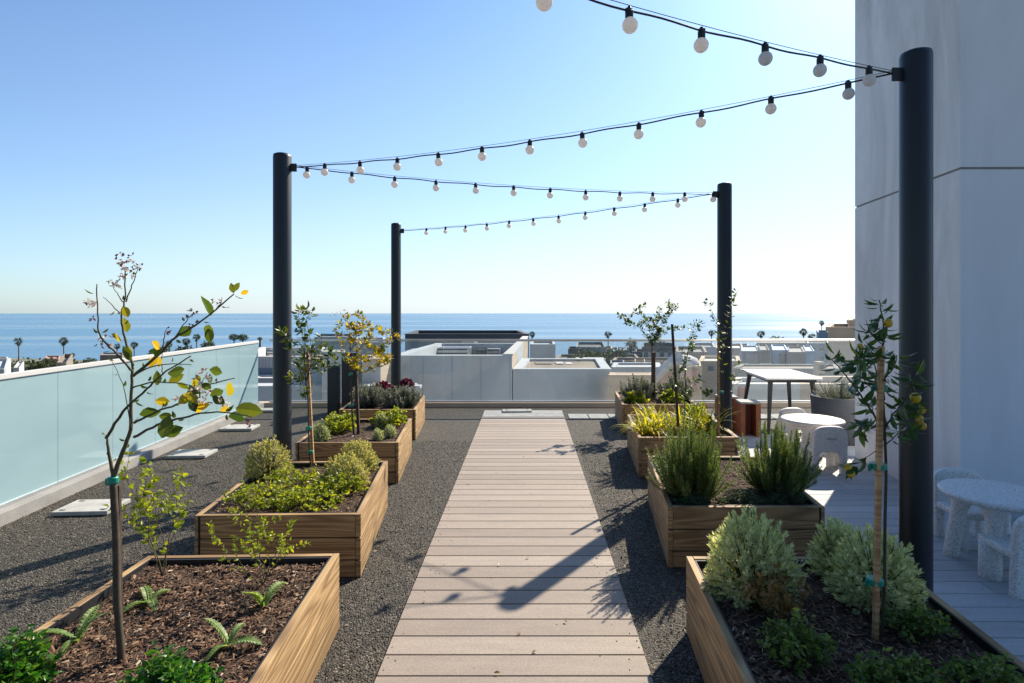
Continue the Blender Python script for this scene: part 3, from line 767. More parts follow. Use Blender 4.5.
sapling('L1', 121, 672, 'lemon sapling with yellowing leaves and white blossoms in the nearest left planter',
 [([(113,478),(121,455),(130,430),(131,400),(132,372),(133,361)], .0085, .02),
  ([(113,478),(109,452),(106,435)], .007, 0),
  ([(133,366),(126,344),(121,318),(125,297),(125,268)], .0045, .0),
  ([(133,372),(116,353),(101,338),(98,320),(97,284)], .004, -.06),
  ([(126,302),(132,285),(138,267)], .0025, .0), ([(121,314),(111,304),(103,297)], .002, .03), ([(123,302),(117,293),(113,286)], .002, -.02),
  ([(133,376),(162,351),(175,338),(202,321),(234,294)], .0055, .02),
  ([(163,348),(164,338),(167,328)], .0025, .0), ([(175,338),(183,325),(192,314)], .0025, .02),
  ([(106,438),(123,412),(147,389),(161,375),(191,356)], .0055, -.08),
  ([(134,423),(156,412),(182,402),(203,387),(235,378)], .0045, .07), ([(190,396),(200,384),(208,372)], .002, 0),
  ([(134,437),(158,425),(189,416),(217,412),(252,417)], .005, -.07), ([(132,388),(156,382),(187,385),(205,392)], .003, .05),
  ([(133,376),(158,365),(192,365)], .003, -.05), ([(132,430),(123,385),(108,355)], .002, .03), ([(163,375),(162,362),(164,345)], .002, .03)],
 ZL, ([(121,650),(117,600),(116,540),(113,480)], .013, .0115), M['lemongreen'], 13, .026, .014,
 stake=(116, 114, 487, .014, .022), ties=((113, 480, .0135),), extra=lemon_extra, pretty=1)
# --- left second planter: tree on a dark stake
def rnd_crown(pts_list, n_sub, spread):
    out = list(pts_list)
    for (pts, r, dy) in pts_list:
        for k in range(n_sub):
            j = random.randint(max(0, len(pts)//2-1), len(pts)-1); x, y = pts[j]
            out.append(([(x, y), (x+U(-.5, .5)*spread, y-U(.1, .6)*spread), (x+U(-1, 1)*spread, y-U(0, 1)*spread)], r*.5, dy+U(-.15, .15)))
    return out
sapling('L2', 311, 470, 'leafy green sapling tied to a reddish stake beside the nearest left light post',
 rnd_crown([([(306,400),(300,370),(290,345),(281,330)], .004, .05), ([(305,385),(312,355),(306,318)], .004, -.05), ([(305,380),(318,360),(322,335)], .003, .08),
  ([(307,375),(325,368),(336,360)], .003, -.08), ([(305,375),(303,340),(298,312)], .004, 0), ([(306,395),(296,382),(291,378)], .002, .03)], 2, 16),
 4.55, ([(309,440),(308,400),(305,370),(305,335)], .007, .004), M['lemongreen'], 85, .052, .026, stake=(312, 306, 352, .02, .03), ties=((309, 428, .014), (311, 452, .014)), stake_mat='stake')
sapling('L3', 354, 434, 'blossoming yellow leaved sapling on a dark stake in the third left planter',
 rnd_crown([([(349,370),(345,350),(336,328)], .004, .05), ([(350,365),(362,345),(372,335)], .004, -.05), ([(350,360),(356,335),(363,322)], .003, .08),
  ([(351,362),(375,355),(392,338)], .004, -.08), ([(350,352),(350,330),(345,314)], .004, 0), ([(352,375),(365,372),(378,366),(384,362)], .003, .03)], 3, 14),
 5.75, ([(352,410),(351,385),(350,360)], .009, .006), M['lemonleaf'], 135, .042, .027, stake=(358, 355, 372, .028, .03), ties=((352, 405, .016), (351, 374, .014)),
 extra=lambda t, fol, Z: blossoms(t, [(335,316,5,12,.3),(343,313,4,8,.2),(365,325,5,10,.3),(375,333,5,8,.3),(390,338,4,10,.2),(350,330,8,10,.4),(402,337,5,9,.2)], Z))
# --- right planters
def citrus_extra(t, fol, Z):
    for (x, y, r) in ((885,323,.016),(912,397,.019),(918,409,.0145),(916,418,.0145),(919,425,.014),(845,466,.014),(848,472,.015),(857,346,.011)):
        m = MB(); m.ball(P(x, y, Z)+V((0, -.02, 0)), r, n=14, k=(1, 1, 1.1)); m.build('fruit', M['fruit'], t, smooth=True)
sapling('R1', 881, 638, 'dark leaved citrus tree with small yellow fruit on a light wood stake near the building',
 rnd_crown([([(884,440),(872,412),(857,390),(843,372),(832,360)], .0045, .06), ([(884,430),(895,412),(905,400),(912,380)], .004, -.06), ([(884,400),(876,370),(868,350)], .0035, .08),
  ([(884,400),(882,360),(884,330),(879,300)], .005, 0), ([(884,380),(895,365),(897,355)], .003, .05), ([(885,445),(897,435),(912,428)], .003, -.04),
  ([(884,430),(866,425),(858,432)], .003, .05), ([(884,390),(868,385),(855,360)], .003, -.07), ([(883,345),(872,335),(866,320)], .0025, .04)], 2, 11)
 +[([(884,445),(866,458),(848,468)], .0018, -.02), ([(912,385),(916,400),(917,420)], .0015, 0)],
 2.2, ([(884,600),(885,520),(886,470),(884,420),(883,400)], .0065, .0045), M['citrus'], 80, .058, .022,
 stake=(872, 878, 346, .0185, -.02), ties=((875, 581, .026), (878, 466, .026), (880, 388, .022)), stake_mat='stake', extra=citrus_extra, droop=.8)
sapling('R3', 681, 444, 'slender leafy hibiscus on a leaning dark stake among yellow strap leaves',
 rnd_crown([([(684,380),(688,350),(692,325)], .003, .05), ([(685,370),(690,345),(700,326)], .003, -.05), ([(683,400),(676,385),(672,370)], .002, .06), ([(684,395),(690,385),(697,380)], .002, -.04)], 2, 10),
 5.35+.2, ([(684,420),(685,395),(686,360)], .004, .003), M['citrus'], 75, .045, .024, stake=(678, 671, 324, .022, -.04))
sapling('R3', 725, 458, 'tall thin sapling with sparse leaves in front of the middle right post',
 rnd_crown([([(723,420),(722,350),(718,325),(706,300)], .003, .0), ([(723,410),(712,395),(703,392)], .003, .05), ([(723,400),(733,385),(737,372)], .002, -.05), ([(723,410),(714,418),(705,424)], .002, .05),
   ([(723,350),(730,315),(732,296)], .0015, .02)], 1, 12),
 5.58, ([(724,440),(723,400),(722,345)], .006, .004), M['lemongreen'], 42, .05, .032, stake=(720, 720, 335, .016, .03), ties=((722, 443, .013), (722, 392, .012)), stake_mat='stake')
sapling('R4', 652, 391, 'small round crowned tree on a short dark stake in the farthest right planter',
 rnd_crown([([(652,345),(640,328),(625,322)], .005, .08), ([(652,345),(648,325),(638,312)], .004, -.08), ([(652,342),(662,322),(672,310)], .005, .1), ([(652,342),(668,330),(684,328)], .004, -.1),
  ([(652,340),(655,322),(660,308)], .004, 0), ([(652,345),(658,335),(660,330)], .003, .05)], 3, 11),
 8.05, ([(652,370),(652,345)], .013, .009), M['lemongreen'], 100, .05, .03, stake=(653, 653, 352, .045, -.03))
# shrubs, left
artichoke(at_soil('L1', 78, 640), 4, .22, 'lobed leaf seedling at the left edge of the nearest planter', .3)
artichoke(at_soil('L1', 149, 603), 4, .20, 'upright bright green lobed seedling behind the lemon trunk', 1.0)
artichoke(at_soil('L1', 263, 606), 4, .24, 'lobed leaf seedling below the twiggy rose near the back right corner', 2.6)
artichoke(at_soil('L1', 229, 647), 4, .20, 'pale lobed seedling in the middle of the nearest left planter', 3.1)
twiggy(at_soil('L1', 163, 578), .46, .22, 4, M['herb'], 'thin yellow green rose shoots behind the nearest planter mulch, left of centre', .030, 7, rad=.003)
twiggy(at_soil('L1', 262, 585), .34, .55, 5, M['herb'], 'sprawling thorny rose shoots in front of the second planter face', .020, 8, rad=.0028)
herb_patch(S('L1', -1.68, 1.82), .12, .12, .13, 330, M['parsley'], 'bright green parsley clump at the bottom left corner', .024, .016, 'parsley_clump', 'herb', 'parsley clumps')
herb_patch(S('L1', -1.13, 1.80), .14, .10, .11, 300, M['parsley'], 'bright green parsley clump right of the lemon trunk base', .024, .016, 'parsley_clump', 'herb', 'parsley clumps')
g3 = 'rounded olive green shrubs in the second left planter'
spurge(at_soil('L2', 268, 476), .165, .16, .28, M['spurgeyellow'], 'largest rounded olive shrub, left back corner of the second planter', 170, .026, .010, 22, group=g3)
spurge(at_soil('L2', 346, 486), .165, .14, .23, M['spurgeyellow'], 'rounded olive shrub in front of its twin near the second planter right edge', 150, .026, .010, 22, group=g3)
spurge(at_soil('L2', 358, 470), .15, .13, .24, M['spurgeyellow'], 'rounded olive shrub at the back right corner of the second planter', 150, .026, .010, 22, group=g3)
herb_patch(S('L2', -1.70, 3.72), .25, .22, .11, 111, M['herb'], 'yellow green ivy like herb at the front left of the second planter', .028, .018, group='ivy like herbs in the second planter')
herb_patch(S('L2', -1.40, 3.66), .20, .17, .12, 102, M['herb'], 'yellow green ivy like herb at the front middle of the second planter', .028, .018, group='ivy like herbs in the second planter')
herb_patch(S('L2', -1.27, 3.88), .17, .17, .13, 78, M['herb'], 'yellow green ivy like herb below the right pair of rounded shrubs', .028, .018, group='ivy like herbs in the second planter')
herb_patch(S('L2', -1.62, 4.05), .22, .18, .13, 74, M['herb'], 'yellow green ivy like herb between the rounded shrubs', .028, .018, group='ivy like herbs in the second planter')
gp = 'pale rosette succulents in the third left planter'
spurge(at_soil('L3', 321, 441), .085, .085, .17, M['spurgepale'], 'pale rosette ball at the left end of the third planter', 90, .03, .012, 14, name='rosette_plant', cat='succulent', group=gp)
spurge(at_soil('L3', 382, 428), .085, .085, .16, M['spurgepale'], 'pale rosette ball behind two smaller ones near the right edge', 80, .03, .012, 14, name='rosette_plant', cat='succulent', group=gp)
spurge(at_soil('L3', 378, 440), .055, .055, .11, M['spurgepale'], 'smallest pale rosette ball at the front of the third left planter', 60, .025, .01, 14, name='rosette_plant', cat='succulent', group=gp)
spurge(at_soil('L3', 390, 437), .06, .06, .12, M['spurgepale'], 'pale rosette ball in the front right corner of the third left planter', 60, .025, .01, 14, name='rosette_plant', cat='succulent', group=gp)
herb_patch(S('L3', -1.95, 5.95), .17, .2, .2, 150, M['herb'], 'green leafy clump left of the blossoming sapling', .036, .026, group='leafy clumps in the third left planter')
herb_patch(S('L3', -1.48, 6.15), .17, .14, .18, 120, M['herb'], 'green leafy clump behind the pale rosettes', .036, .026, group='leafy clumps in the third left planter')
gl = 'grey lavender mounds at the terrace end'
def lav(p, r, h, lab, n=170): return needle_bush(p, r, h, n, M['lavender'], lab, .04, .012, name='lavender_mound', cat='lavender', group=gl, w=.010)
lav(S('L4', -2.05, 7.5), .27, .30, 'grey lavender mound at the left of the farthest left planter')
lav(S('L4', -1.60, 7.45), .26, .27, 'grey lavender mound at the right of the farthest left planter')
def kale(p, r, lab):
    t = thing('ornamental_kale', p, lab, 'kale', 'purple kale heads'); m = MB()
    for k in range(90):
        d = rdir(); d.z = abs(d.z)*.9+.1; d.normalize(); q = p+V((0, 0, .12))+d*r*U(.3, .8)
        m.leaf(q, (d+rdir()*.5).normalized(), rnd_perp(d), r*.8, r*.8, 0, U(.2, .7), .3)
    m.build('leaf', M['kale'], t)
    m = MB(); m.tube([p-V((0, 0, .01)), p+V((0, 0, .14))], .012, 6); m.build('stem', M['twig'], t)
kale(S('L4', -1.96, 7.85)+V((0, 0, .06)), .08, 'purple kale head behind the left lavender mound')
kale(S('L4', -1.84, 7.70)+V((0, 0, .03)), .08, 'purple kale head between the two lavender mounds')
kale(S('L4', -1.64, 7.92)+V((0, 0, .08)), .08, 'purple kale head behind the right lavender mound')
# shrubs, right
gs = 'silvery rounded spurge shrubs in the nearest right planter'
spurge(S('R1', 1.00, 2.52), .195, .18, .335, M['spurge'], 'large silvery shrub with sunlit left side at the planter corner', 250, .036, .0105, 24, name='spurge_shrub', group=gs)
spurge(S('R1', 1.50, 2.44), .175, .16, .30, M['spurge'], 'large silvery shrub behind the light wood citrus stake', 210, .036, .0105, 24, name='spurge_shrub', group=gs)
spurge(S('R1', 1.47, 2.70), .11, .09, .26, M['spurge'], 'smaller silvery shrub tucked behind its neighbour at the back', 110, .036, .0105, 24, name='spurge_shrub', group=gs)
twiggy(at_soil('R1', 775, 620), .22, .6, 7, M['bronze'], 'low shrub with bronze young leaves in front of the silvery shrub', .022, 10, 'low_shrub', rad=.0025)
gw = 'low dark green shrubs in the nearest right planter'
herb_patch(at_soil('R1', 795, 660), .10, .12, .13, 110, M['low'], 'low green shrub right under the bronze leaved one', .022, .013, 'low_shrub', 'shrub', gw, 9)
herb_patch(at_soil('R1', 893, 690), .13, .08, .10, 110, M['low'], 'low green shrub in front of the citrus stake', .022, .013, 'low_shrub', 'shrub', gw, 9)
herb_patch(at_soil('R1', 915, 632), .10, .10, .10, 80, M['low'], 'low green shrub between stake and steel post', .022, .013, 'low_shrub', 'shrub', gw, 9)
herb_patch(at_soil('R1', 985, 690), .11, .09, .09, 80, M['low'], 'low green shrub in the bottom right corner of the picture', .022, .013, 'low_shrub', 'shrub', gw, 9)
gr = 'upright rosemary bushes in the second right planter'
needle_bush(at_soil('R2', 690, 496), .27, .50, 230, M['rosemary'], 'upright rosemary bush at the left of the second right planter', .026, .007, group=gr, w=.0045, per=4)
needle_bush(at_soil('R2', 776, 492), .27, .46, 220, M['rosemary'], 'upright rosemary bush at the right of the second right planter', .026, .007, group=gr, w=.0045, per=4)
gc = 'low creeping plants at the front of the rosemary planter'
herb_patch(S('R2', 1.08, 3.68), .13, .06, .06, 120, M['creeper'], 'low creeping plant under the left rosemary bush', .016, .006, 'creeping_rosemary', 'ground plant', gc, 9)
herb_patch(S('R2', 1.40, 3.70), .15, .07, .07, 120, M['creeper'], 'low creeping plant between the two rosemary bushes', .016, .006, 'creeping_rosemary', 'ground plant', gc, 9)
herb_patch(S('R2', 1.70, 3.72), .13, .09, .09, 150, M['creeper'], 'low creeping plant at the front right corner of the rosemary planter', .016, .006, 'creeping_rosemary', 'ground plant', gc, 9)
def lily(p, n, L, lab, mat='lily'):
    t = thing('strap_leaf_plant', p, lab, 'plant', 'yellow green strap leaved plants'); m = MB()
    for k in range(n):
        a = U(0, 6.283); el = U(.7, 1.4); d = V((math.cos(a)*math.cos(el), math.sin(a)*math.cos(el), math.sin(el)))
        m.strap(p+V((U(-.12, .12), U(-.12, .12), 0)), d, L*U(.6, 1.2), .019, U(1.0, 2.6))
    m.build('leaf', M[mat], t)
lily(S('R3', 1.25, 5.85), 102, .34, 'yellow strap leaved plant at the left of the third right planter')
lily(S('R3', 1.52, 5.95), 102, .34, 'yellow strap leaved plant beside the leaning dark stake')
lily(S('R3', 1.80, 5.85), 119, .36, 'yellow strap leaved plant at the right of the third right planter')
lily(S('R3', 1.42, 6.35), 85, .34, 'yellow strap leaved plant at the back of the third right planter')
herb_patch(S('R3', 1.85, 6.30), .2, .17, .2, 120, M['herb'], 'leafy yellow green herb behind the strap leaves', .045, .03)
herb_patch(S('R4', 1.52, 7.72), .14, .12, .15, 90, M['herb'], 'yellow green herb at the front left of the farthest right planter', .045, .03, group='herbs at the front of the farthest right planter')
herb_patch(S('R4', 2.0, 7.78), .14, .12, .15, 90, M['herb'], 'yellow green herb at the front right of the farthest right planter', .045, .03, group='herbs at the front of the farthest right planter')
lav(S('R4', 1.60, 7.95), .27, .33, 'grey lavender mound left of the small round crowned tree')
lav(S('R4', 2.12, 8.0), .26, .33, 'grey lavender mound right of the small round crowned tree')

# ------------------------------------------------------------------ terrace objects
def paver(px, py, w, d, lab):
    Y = (H-.03)*F/(py-CY); x = (px-CX)*Y/F
    t = thing('paver_slab', (x, Y, 0), lab, 'paver', 'square concrete covers on the gravel', rz=R(4))
    m = MB(); m.box((-w/2, -d/2, .004), (w/2, d/2, .038)); m.build('slab', M['paver'], t, local=True, bevel=.006)
    m = MB()
    for sx in (-1, 1):
        for sy in (-1, 1): m.box((sx*w*.36-.02, sy*d*.36-.012, .038), (sx*w*.36+.02, sy*d*.36+.012, .0395))
    m.build('lifting_slot', M['blackmetal'], t, local=True)
paver(92, 506, .42, .30, 'nearest concrete cover on the gravel by the frosted glass')
paver(192, 453, .42, .30, 'middle concrete cover on the gravel by the frosted glass')
paver(240, 427, .42, .30, 'third concrete cover on the gravel left of the steel post')
paver(266, 409.5, .45, .22, 'concrete cover at the left corner of the far glass fence')
paver(517, 410.5, .46, .2, 'concrete cover on the gravel at the far end of the path')
def bollard(px0, px1, Z, ztop, lab):
    x0 = (px0-CX)*Z/F; x1 = (px1-CX)*Z/F; w = x1-x0
    t = thing('bollard', ((x0+x1)/2, Z, 0), lab, 'bollard', 'dark square bollards near the far fence')
    m = MB(); m.box((x0, Z-w/2, 0), (x1, Z+w/2, ztop)); m.build('shaft', M['post'], t, bevel=.004)
    m = MB(); m.box((x0-.006, Z-w/2-.006, ztop+.003), (x1+.006, Z+w/2+.006, ztop+.014)); m.build('cap', M['blackmetal'], t)
bollard(329, 339, 8.95, .73, 'shorter dark square bollard left of the far planter')
bollard(344, 360, 9.0, .93, 'taller wider dark square bollard behind the farthest left planter')
# long table
def rot_to(a, c): return V((0, 0, 1)).rotation_difference((c-a).normalized()).to_matrix().to_4x4()
t = thing('long_table', (3.45, 7.85, 0), 'white topped table with splayed black legs by the far fence', 'table')
m = MB(); q = [(3.09, 7.3), (3.82, 7.3), (3.92, 8.42), (3.18, 8.42)]
m.prism(q, .715, .742); m.build('tabletop', M['tabletop'], t, bevel=.004)
m = MB(); q2 = [(3.16, 7.36), (3.77, 7.36), (3.86, 8.36), (3.25, 8.36)]; m.prism(q2, .675, .712); m.build('frame', M['blackmetal'], t)
for (a, c) in (((3.20, 7.42), (3.14, 7.34)), ((3.74, 7.42), (3.82, 7.36)), ((3.28, 8.3), (3.20, 8.4)), ((3.84, 8.3), (3.92, 8.4))):
    m = MB(); m.tube([V((*c, .0)), V((*a, .70))], [.02, .034], 4); m.build('leg', M['blackmetal'], t)
def stool(x, y, w, rz, lab):
    t = thing('box_stool', (x, y, 0), lab, 'stool', 'rust orange box stools by the long table', rz=rz)
    m = MB(); m.box((-w/2, -w/2, .425), (w/2, w/2, .45)); m.build('seat', M['paver'], t, local=True, bevel=.004)
    for s in (-1, 1):
        m = MB(); m.box((s*w/2-(.0 if s < 0 else .06), -w/2+.004, 0), (s*w/2+(.06 if s < 0 else 0), w/2-.004, .423)); m.build('side_panel', M['orange'], t, local=True, bevel=.003)
    m = MB(); m.box((-w/2+.062, w/2-.03, .0), (w/2-.062, w/2-.012, .423)); m.build('back_panel', M['orange'], t, local=True)
stool(2.86, 7.3, .25, -.1, 'rust orange box stool nearer the rosemary bushes')
stool(2.74, 7.75, .25, -.1, 'rust orange box stool farther back, half hidden by the steel post')
# large pot
t = thing('large_pot', (3.86, 6.98, 0), 'large charcoal round planter pot against the building corner', 'pot')
m = MB(); m.lathe([(.27, 0), (.29, .01), (.325, .55), (.325, .56), (.30, .56), (.29, .50), (.0, .49)], (3.86, 6.98, 0), 40); m.build('pot_body', M['pot'], t, smooth=True, bevel=0)
m = MB(); m.lathe([(.268, .50), (.2, .512), (0, .515)], (3.86, 6.98, 0), 24); m.build('soil', M['soil'], t)
needle_bush(V((3.83, 6.95, .50)), .26, .25, 90, M['lavender'], 'dry grey lavender growing in the large charcoal pot', .03, .012, name='potted_lavender', cat='lavender', w=.006)

# kids' table and chairs: thick rounded plastic
def remesh(o, vox, sm=6):
    r = o.modifiers.new('r', 'REMESH'); r.mode = 'VOXEL'; r.voxel_size = vox; r.use_smooth_shade = True
    s = o.modifiers.new('s', 'SMOOTH'); s.factor = .6; s.iterations = sm
def kid_table(x, y, mat, lab, rz=0):
    t = thing('round_table', (x, y, 0), lab, 'table', 'small round speckled tables', rz=rz)
    m = MB(); m.lathe([(0, .43), (.20, .422), (.285, .432), (.305, .447), (.308, .458), (.300, .468), (.285, .472), (0, .473)], (0, 0, 0), 56)
    m.build('tabletop', mat, t, smooth=True, local=True)
    for sx in (-1, 1):
        for sy in (-1, 1):
            c = V((sx*.175, sy*.16, 0)); u = V((sx*.125, sy*.115, 0))
            m = MB(); pts = []; rad = []
            for (f, z, r) in ((0, .0, .030), (0, .008, .040), (.1, .06, .043), (.35, .2, .041), (.7, .33, .045), (.88, .39, .062), (1, .425, .105)):
                p = c.lerp(u, f); pts.append(V((p.x, p.y, z))); rad.append(r)
            m.tube(pts, rad, 18); m.build('leg', mat, t, smooth=True, local=True)
def chair_outline(m, mat, t):
    pass
def kid_chair(x, y, rz, mat, lab):
    """faces local -Y; the back panel stands at +Y and runs to the floor with an arch between its feet"""
    t = thing('small_chair', (x, y, 0), lab, 'chair', 'small rounded speckled chairs', rz=rz)
    W = .165
    def wall(y0, y1, ztop, hole, slot, lean, name):
        # a slab with rounded top, arch cut out between the feet
        m = MB(); out = []
        n = 14
        hw = W
        outer = [(-hw, 0)]+[(-hw+.02*0, ztop-.10)]
        for k in range(n+1):
            a = math.pi-math.pi*k/n
            cx = math.copysign(min(1, abs(math.cos(a))**.75), math.cos(a)); sz = math.sin(a)**.75 if math.sin(a) > 0 else 0
            outer.append((hw*.97*cx, ztop-.10+.10*sz))
        outer += [(hw, ztop-.10), (hw, 0)]
        inner = [(hw-.062, 0), (hw-.066, hole-.05)]
        for k in range(9):
            a = math.pi*k/8; inner.append(((hw-.068)*math.cos(a), hole-.05+.05*math.sin(a)))
        inner += [(-hw+.066, hole-.05), (-hw+.062, 0)]
        poly = outer+inner
        import mathutils
        tris = mathutils.geometry.tessellate_polygon([[V((p[0], p[1], 0)) for p in poly]])
        N = len(poly)
        def yy(z, o): return o+lean*max(0, z-.22)
        vs = [V((p[0], yy(p[1], y0), p[1])) for p in poly]+[V((p[0], yy(p[1], y1), p[1])) for p in poly]
        fs = [tuple(f) for f in tris]+[tuple(i+N for i in f[::-1]) for f in tris]
        fs += [(i, N+i, N+(i+1) % N, (i+1) % N) for i in range(N)]
        m.add(vs, fs)
        o = m.build(name, mat, t, local=True)
        me = o.data
        import bmesh
        bmm = bmesh.new(); bmm.from_mesh(me); bmesh.ops.recalc_face_normals(bmm, faces=bmm.faces); bmm.to_mesh(me); bmm.free()
        remesh(o, .009, 10)
        return o
    wall(.10, .155, .485, .235, True, .12, 'backrest')
    m = MB(); m.box((-W+.004, -.15, .215), (W-.004, .12, .262)); o = m.build('seat', mat, t, local=True); remesh(o, .009, 10)
    for s in (-1, 1):
        m = MB(); m.tube([V((s*.128, -.118, 0)), V((s*.128, -.118, .01)), V((s*.128, -.115, .12)), V((s*.122, -.105, .235))], [.028, .035, .036, .045], 14)
        m.build('front_leg', mat, t, smooth=True, local=True)
    m = MB(); m.box((-.045, .152+.05-.02, .352), (.045, .158+.03, .368)); m.build('hand_slot', M['black' if mat == M['terrazzo'] else 'paver'], t, local=True, bevel=.003)
    return t
kid_table(2.95, 3.55, M['terrazzo'], 'blue grey speckled round table in the shade by the building', .05)
kid_chair(3.05, 3.89, R(-6), M['terrazzo'], 'blue grey speckled chair behind the shaded round table')
kid_chair(2.875, 3.28, R(176), M['terrazzo'], 'blue grey speckled chair with its back to the camera at the right picture edge')
kid_table(3.02, 5.98, M['terrazzowhite'], 'white speckled round table in the sun before the charcoal pot', .1)
kid_chair(2.97, 5.68, R(178), M['terrazzowhite'], 'white speckled chair turned with its back to the camera, at the sunlit table')
kid_chair(3.10, 6.42, R(4), M['terrazzowhite'], 'white speckled chair behind the sunlit round table')

# ------------------------------------------------------------------ town beyond the terrace
ZB = -16.6
def bld(px0, px1, ytop, Z, depth, wall, label, roof='roofgrey', parapet=.25, name='house', cat='building', wins=(), zb=ZB, shear=None, group=None, capmat=None):
    a = P(px0, ytop, Z); c = P(px1, ytop, Z); z1 = a.z
    t = thing(name, ((a.x+c.x)/2, Z, zb), label, cat, group)
    x0, x1 = a.x, c.x
    if shear is None: shear = .5*(a.x+c.x)*depth/Z*.9
    m = MB(); m.prism([(x0, Z), (x1, Z), (x1+shear, Z+depth), (x0+shear, Z+depth)], zb, z1-parapet); m.build('wall', M[wall], t)
    if parapet:
        th = min(.25, (x1-x0)*.1); m = MB()
        qo = [(x0, Z), (x1, Z), (x1+shear, Z+depth), (x0+shear, Z+depth)]
        m.prism([qo[0], qo[1], (x1, Z+th), (x0, Z+th)], z1-parapet, z1)
        m.prism([(x0, Z+th), (x0+th, Z+th), (x0+th+shear, Z+depth-th), (x0+shear, Z+depth-th)], z1-parapet, z1)
        m.prism([(x1-th, Z+th), (x1, Z+th), (x1+shear, Z+depth-th), (x1+shear-th, Z+depth-th)], z1-parapet, z1)
        m.prism([(x0+shear, Z+depth-th), (x1+shear, Z+depth-th), qo[2], qo[3]], z1-parapet, z1)
        m.build('parapet', M[capmat or wall], t)
        m = MB(); m.prism([(x0+th, Z+th), (x1-th, Z+th), (x1-th+shear, Z+depth-th), (x0+th+shear, Z+depth-th)], z1-parapet-.04, z1-parapet+.03); m.build('roof', M[roof], t)
    for (wx0, wx1, wy0, wy1, mat) in wins:
        p = P(wx0, wy0, Z); q_ = P(wx1, wy1, Z); m = MB(); fw = (q_.x-p.x)*.08
        m.box((p.x, Z-.06, q_.z), (q_.x, Z-.005, p.z)); o = m.build('window' if mat == 'win' else 'panel', M[mat], t)
        if mat == 'win':
            m = MB(); m.box((p.x-fw, Z-.09, p.z), (q_.x+fw, Z-.004, p.z+fw)); m.box((p.x-fw, Z-.12, q_.z-fw), (q_.x+fw, Z-.004, q_.z)); m.build('window_frame', M['white'], o)
    return t
def rib(t, px0, px1, y0, y1, Z, step, mat, name='wall_ribs'):
    m = MB(); x = px0
    while x < px1:
        a = P(x, y0, Z); c = P(x, y1, Z); m.box((a.x-.006, Z-.006, c.z), (a.x+.006, Z-.001, a.z)); x += step
    m.build(name, M[mat], t)
# immediate neighbour
t = bld(391, 512, 355.5, 14.07, 5.5, 'paleblue', 'pale rendered neighbour building with a tall parapet straight beyond the path end', 'roofgrey', .75, name='neighbour_building', capmat='paleblue', shear=.25)
rib(t, 394, 512, 357, 420, 14.07, 29, 'greyblue', 'panel_joints')
# roof equipment on it
def unit(px0, px1, y0, y1, Z, d, mat, lab, name='roof_unit', zbase=None, group='equipment on the neighbouring roofs'):
    a = P(px0, y0, Z); c = P(px1, y1, Z); z0 = zbase if zbase is not None else c.z
    t = thing(name, ((a.x+c.x)/2, Z+d/2, z0), lab, 'roof unit', group)
    m = MB(); m.box((a.x, Z, z0), (c.x, Z+d, a.z)); m.build('casing', M[mat], t, bevel=.02)
    m = MB(); n = 5
    for k in range(n):
        zz = z0+(a.z-z0)*(k+.7)/(n+.4); m.box((a.x+(c.x-a.x)*.08, Z-.02, zz), (c.x-(c.x-a.x)*.08, Z-.001, zz+(a.z-z0)*.06))
    m.build('grille', M['darkroof'], t)
zr = .487-.74
unit(405, 424, 351, 0, 17, 1.2, 'metal', 'white roof cabinet at the left of the neighbour roof', zbase=zr)
unit(434, 470, 347.5, 0, 18.5, .8, 'metal', 'long metal duct casing in the middle of the neighbour roof', zbase=zr)
unit(476, 484, 349.5, 0, 19, .8, 'darkroof', 'small dark fan box on the neighbour roof', zbase=zr)
unit(487, 500, 348.5, 0, 19, 1.0, 'white', 'white condenser at the right of the neighbour roof', zbase=zr)
unit(462, 475, 341.5, 0, 24, 1.4, 'metal', 'round topped metal vent behind the duct casing', zbase=zr)
bld(513, 612, 369, 14.07, 3.2, 'paleblue', 'lower pale wing of the neighbour building right of the curved wall', 'tan', .10, name='neighbour_building')
t = thing('curved_wall', (-.3, 14.1, ZB), 'sunlit cream parapet wall running back between the two neighbour roofs', 'wall')
m = MB(); a, c = V((-.32, 14.08)), V((.12, 24.0))
strip(a, c, 0, .2, -3, .50, m); m.build('wall', M['beige'], t); m = MB(); strip(a, c, -.02, .22, .502, .54, m); m.build('coping', M['white'], t)
bld(300, 380, 358.5, 13, 1.07, 'paleblue', 'pale rendered block with sunlit tan end wall behind the bollards', 'roofgrey', .2, name='neighbour_building', capmat='beige')
m = MB(); m.box((-3.312, 13.0, -3), (-3.300, 14.06, .52)); o = m.build('end_wall', M['beige'], bpy.data.objects['neighbour_building.002'])
t = bld(322, 344.5, 351.5, 12.2, .7, 'white', 'small white box shaped stair head behind the shorter bollard', 'white', .05, name='roof_hut', zb=-1.0); 
t = bld(249, 331, 356.5, 15.2, 4, 'greyblue', 'slate grey ribbed building beyond the far left fence corner', 'roofgrey', .3, name='ribbed_building', capmat='white')
rib(t, 250, 331, 359, 380, 15.2, 3.2, 'midblue')
t = bld(249, 331, 378, 14.3, .8, 'white', 'low white ledge building in front of the ribbed wall', 'white', .1, name='low_building')
bld(249, 420, 386, 13.0-.6, .5, 'paleblue', 'pale low wall just beyond the far left fence corner', 'white', .05, name='low_wall', cat='wall')
unit(267, 276, 349.5, 357, 17, 1, 'metal', 'grey dome vent on the ribbed building', zbase=P(267, 357.5, 17).z-.2)
bld(405, 529, 333.8, 32, 6, 'greyblue', 'long flat roofed building with dark fascia beyond the neighbour roof', 'darkroof', .32, name='flat_roofed_building', capmat='darkroof', wins=((440, 452, 342, 348, 'win'), (464, 474, 341, 349, 'win')))
bld(315, 352, 337, 95, 14, 'midblue', 'bluish house between the leafy sapling and the blossoming one', 'roofgrey', .5, wins=((321, 325, 340, 345, 'win'), (333, 338, 340, 345, 'win')))
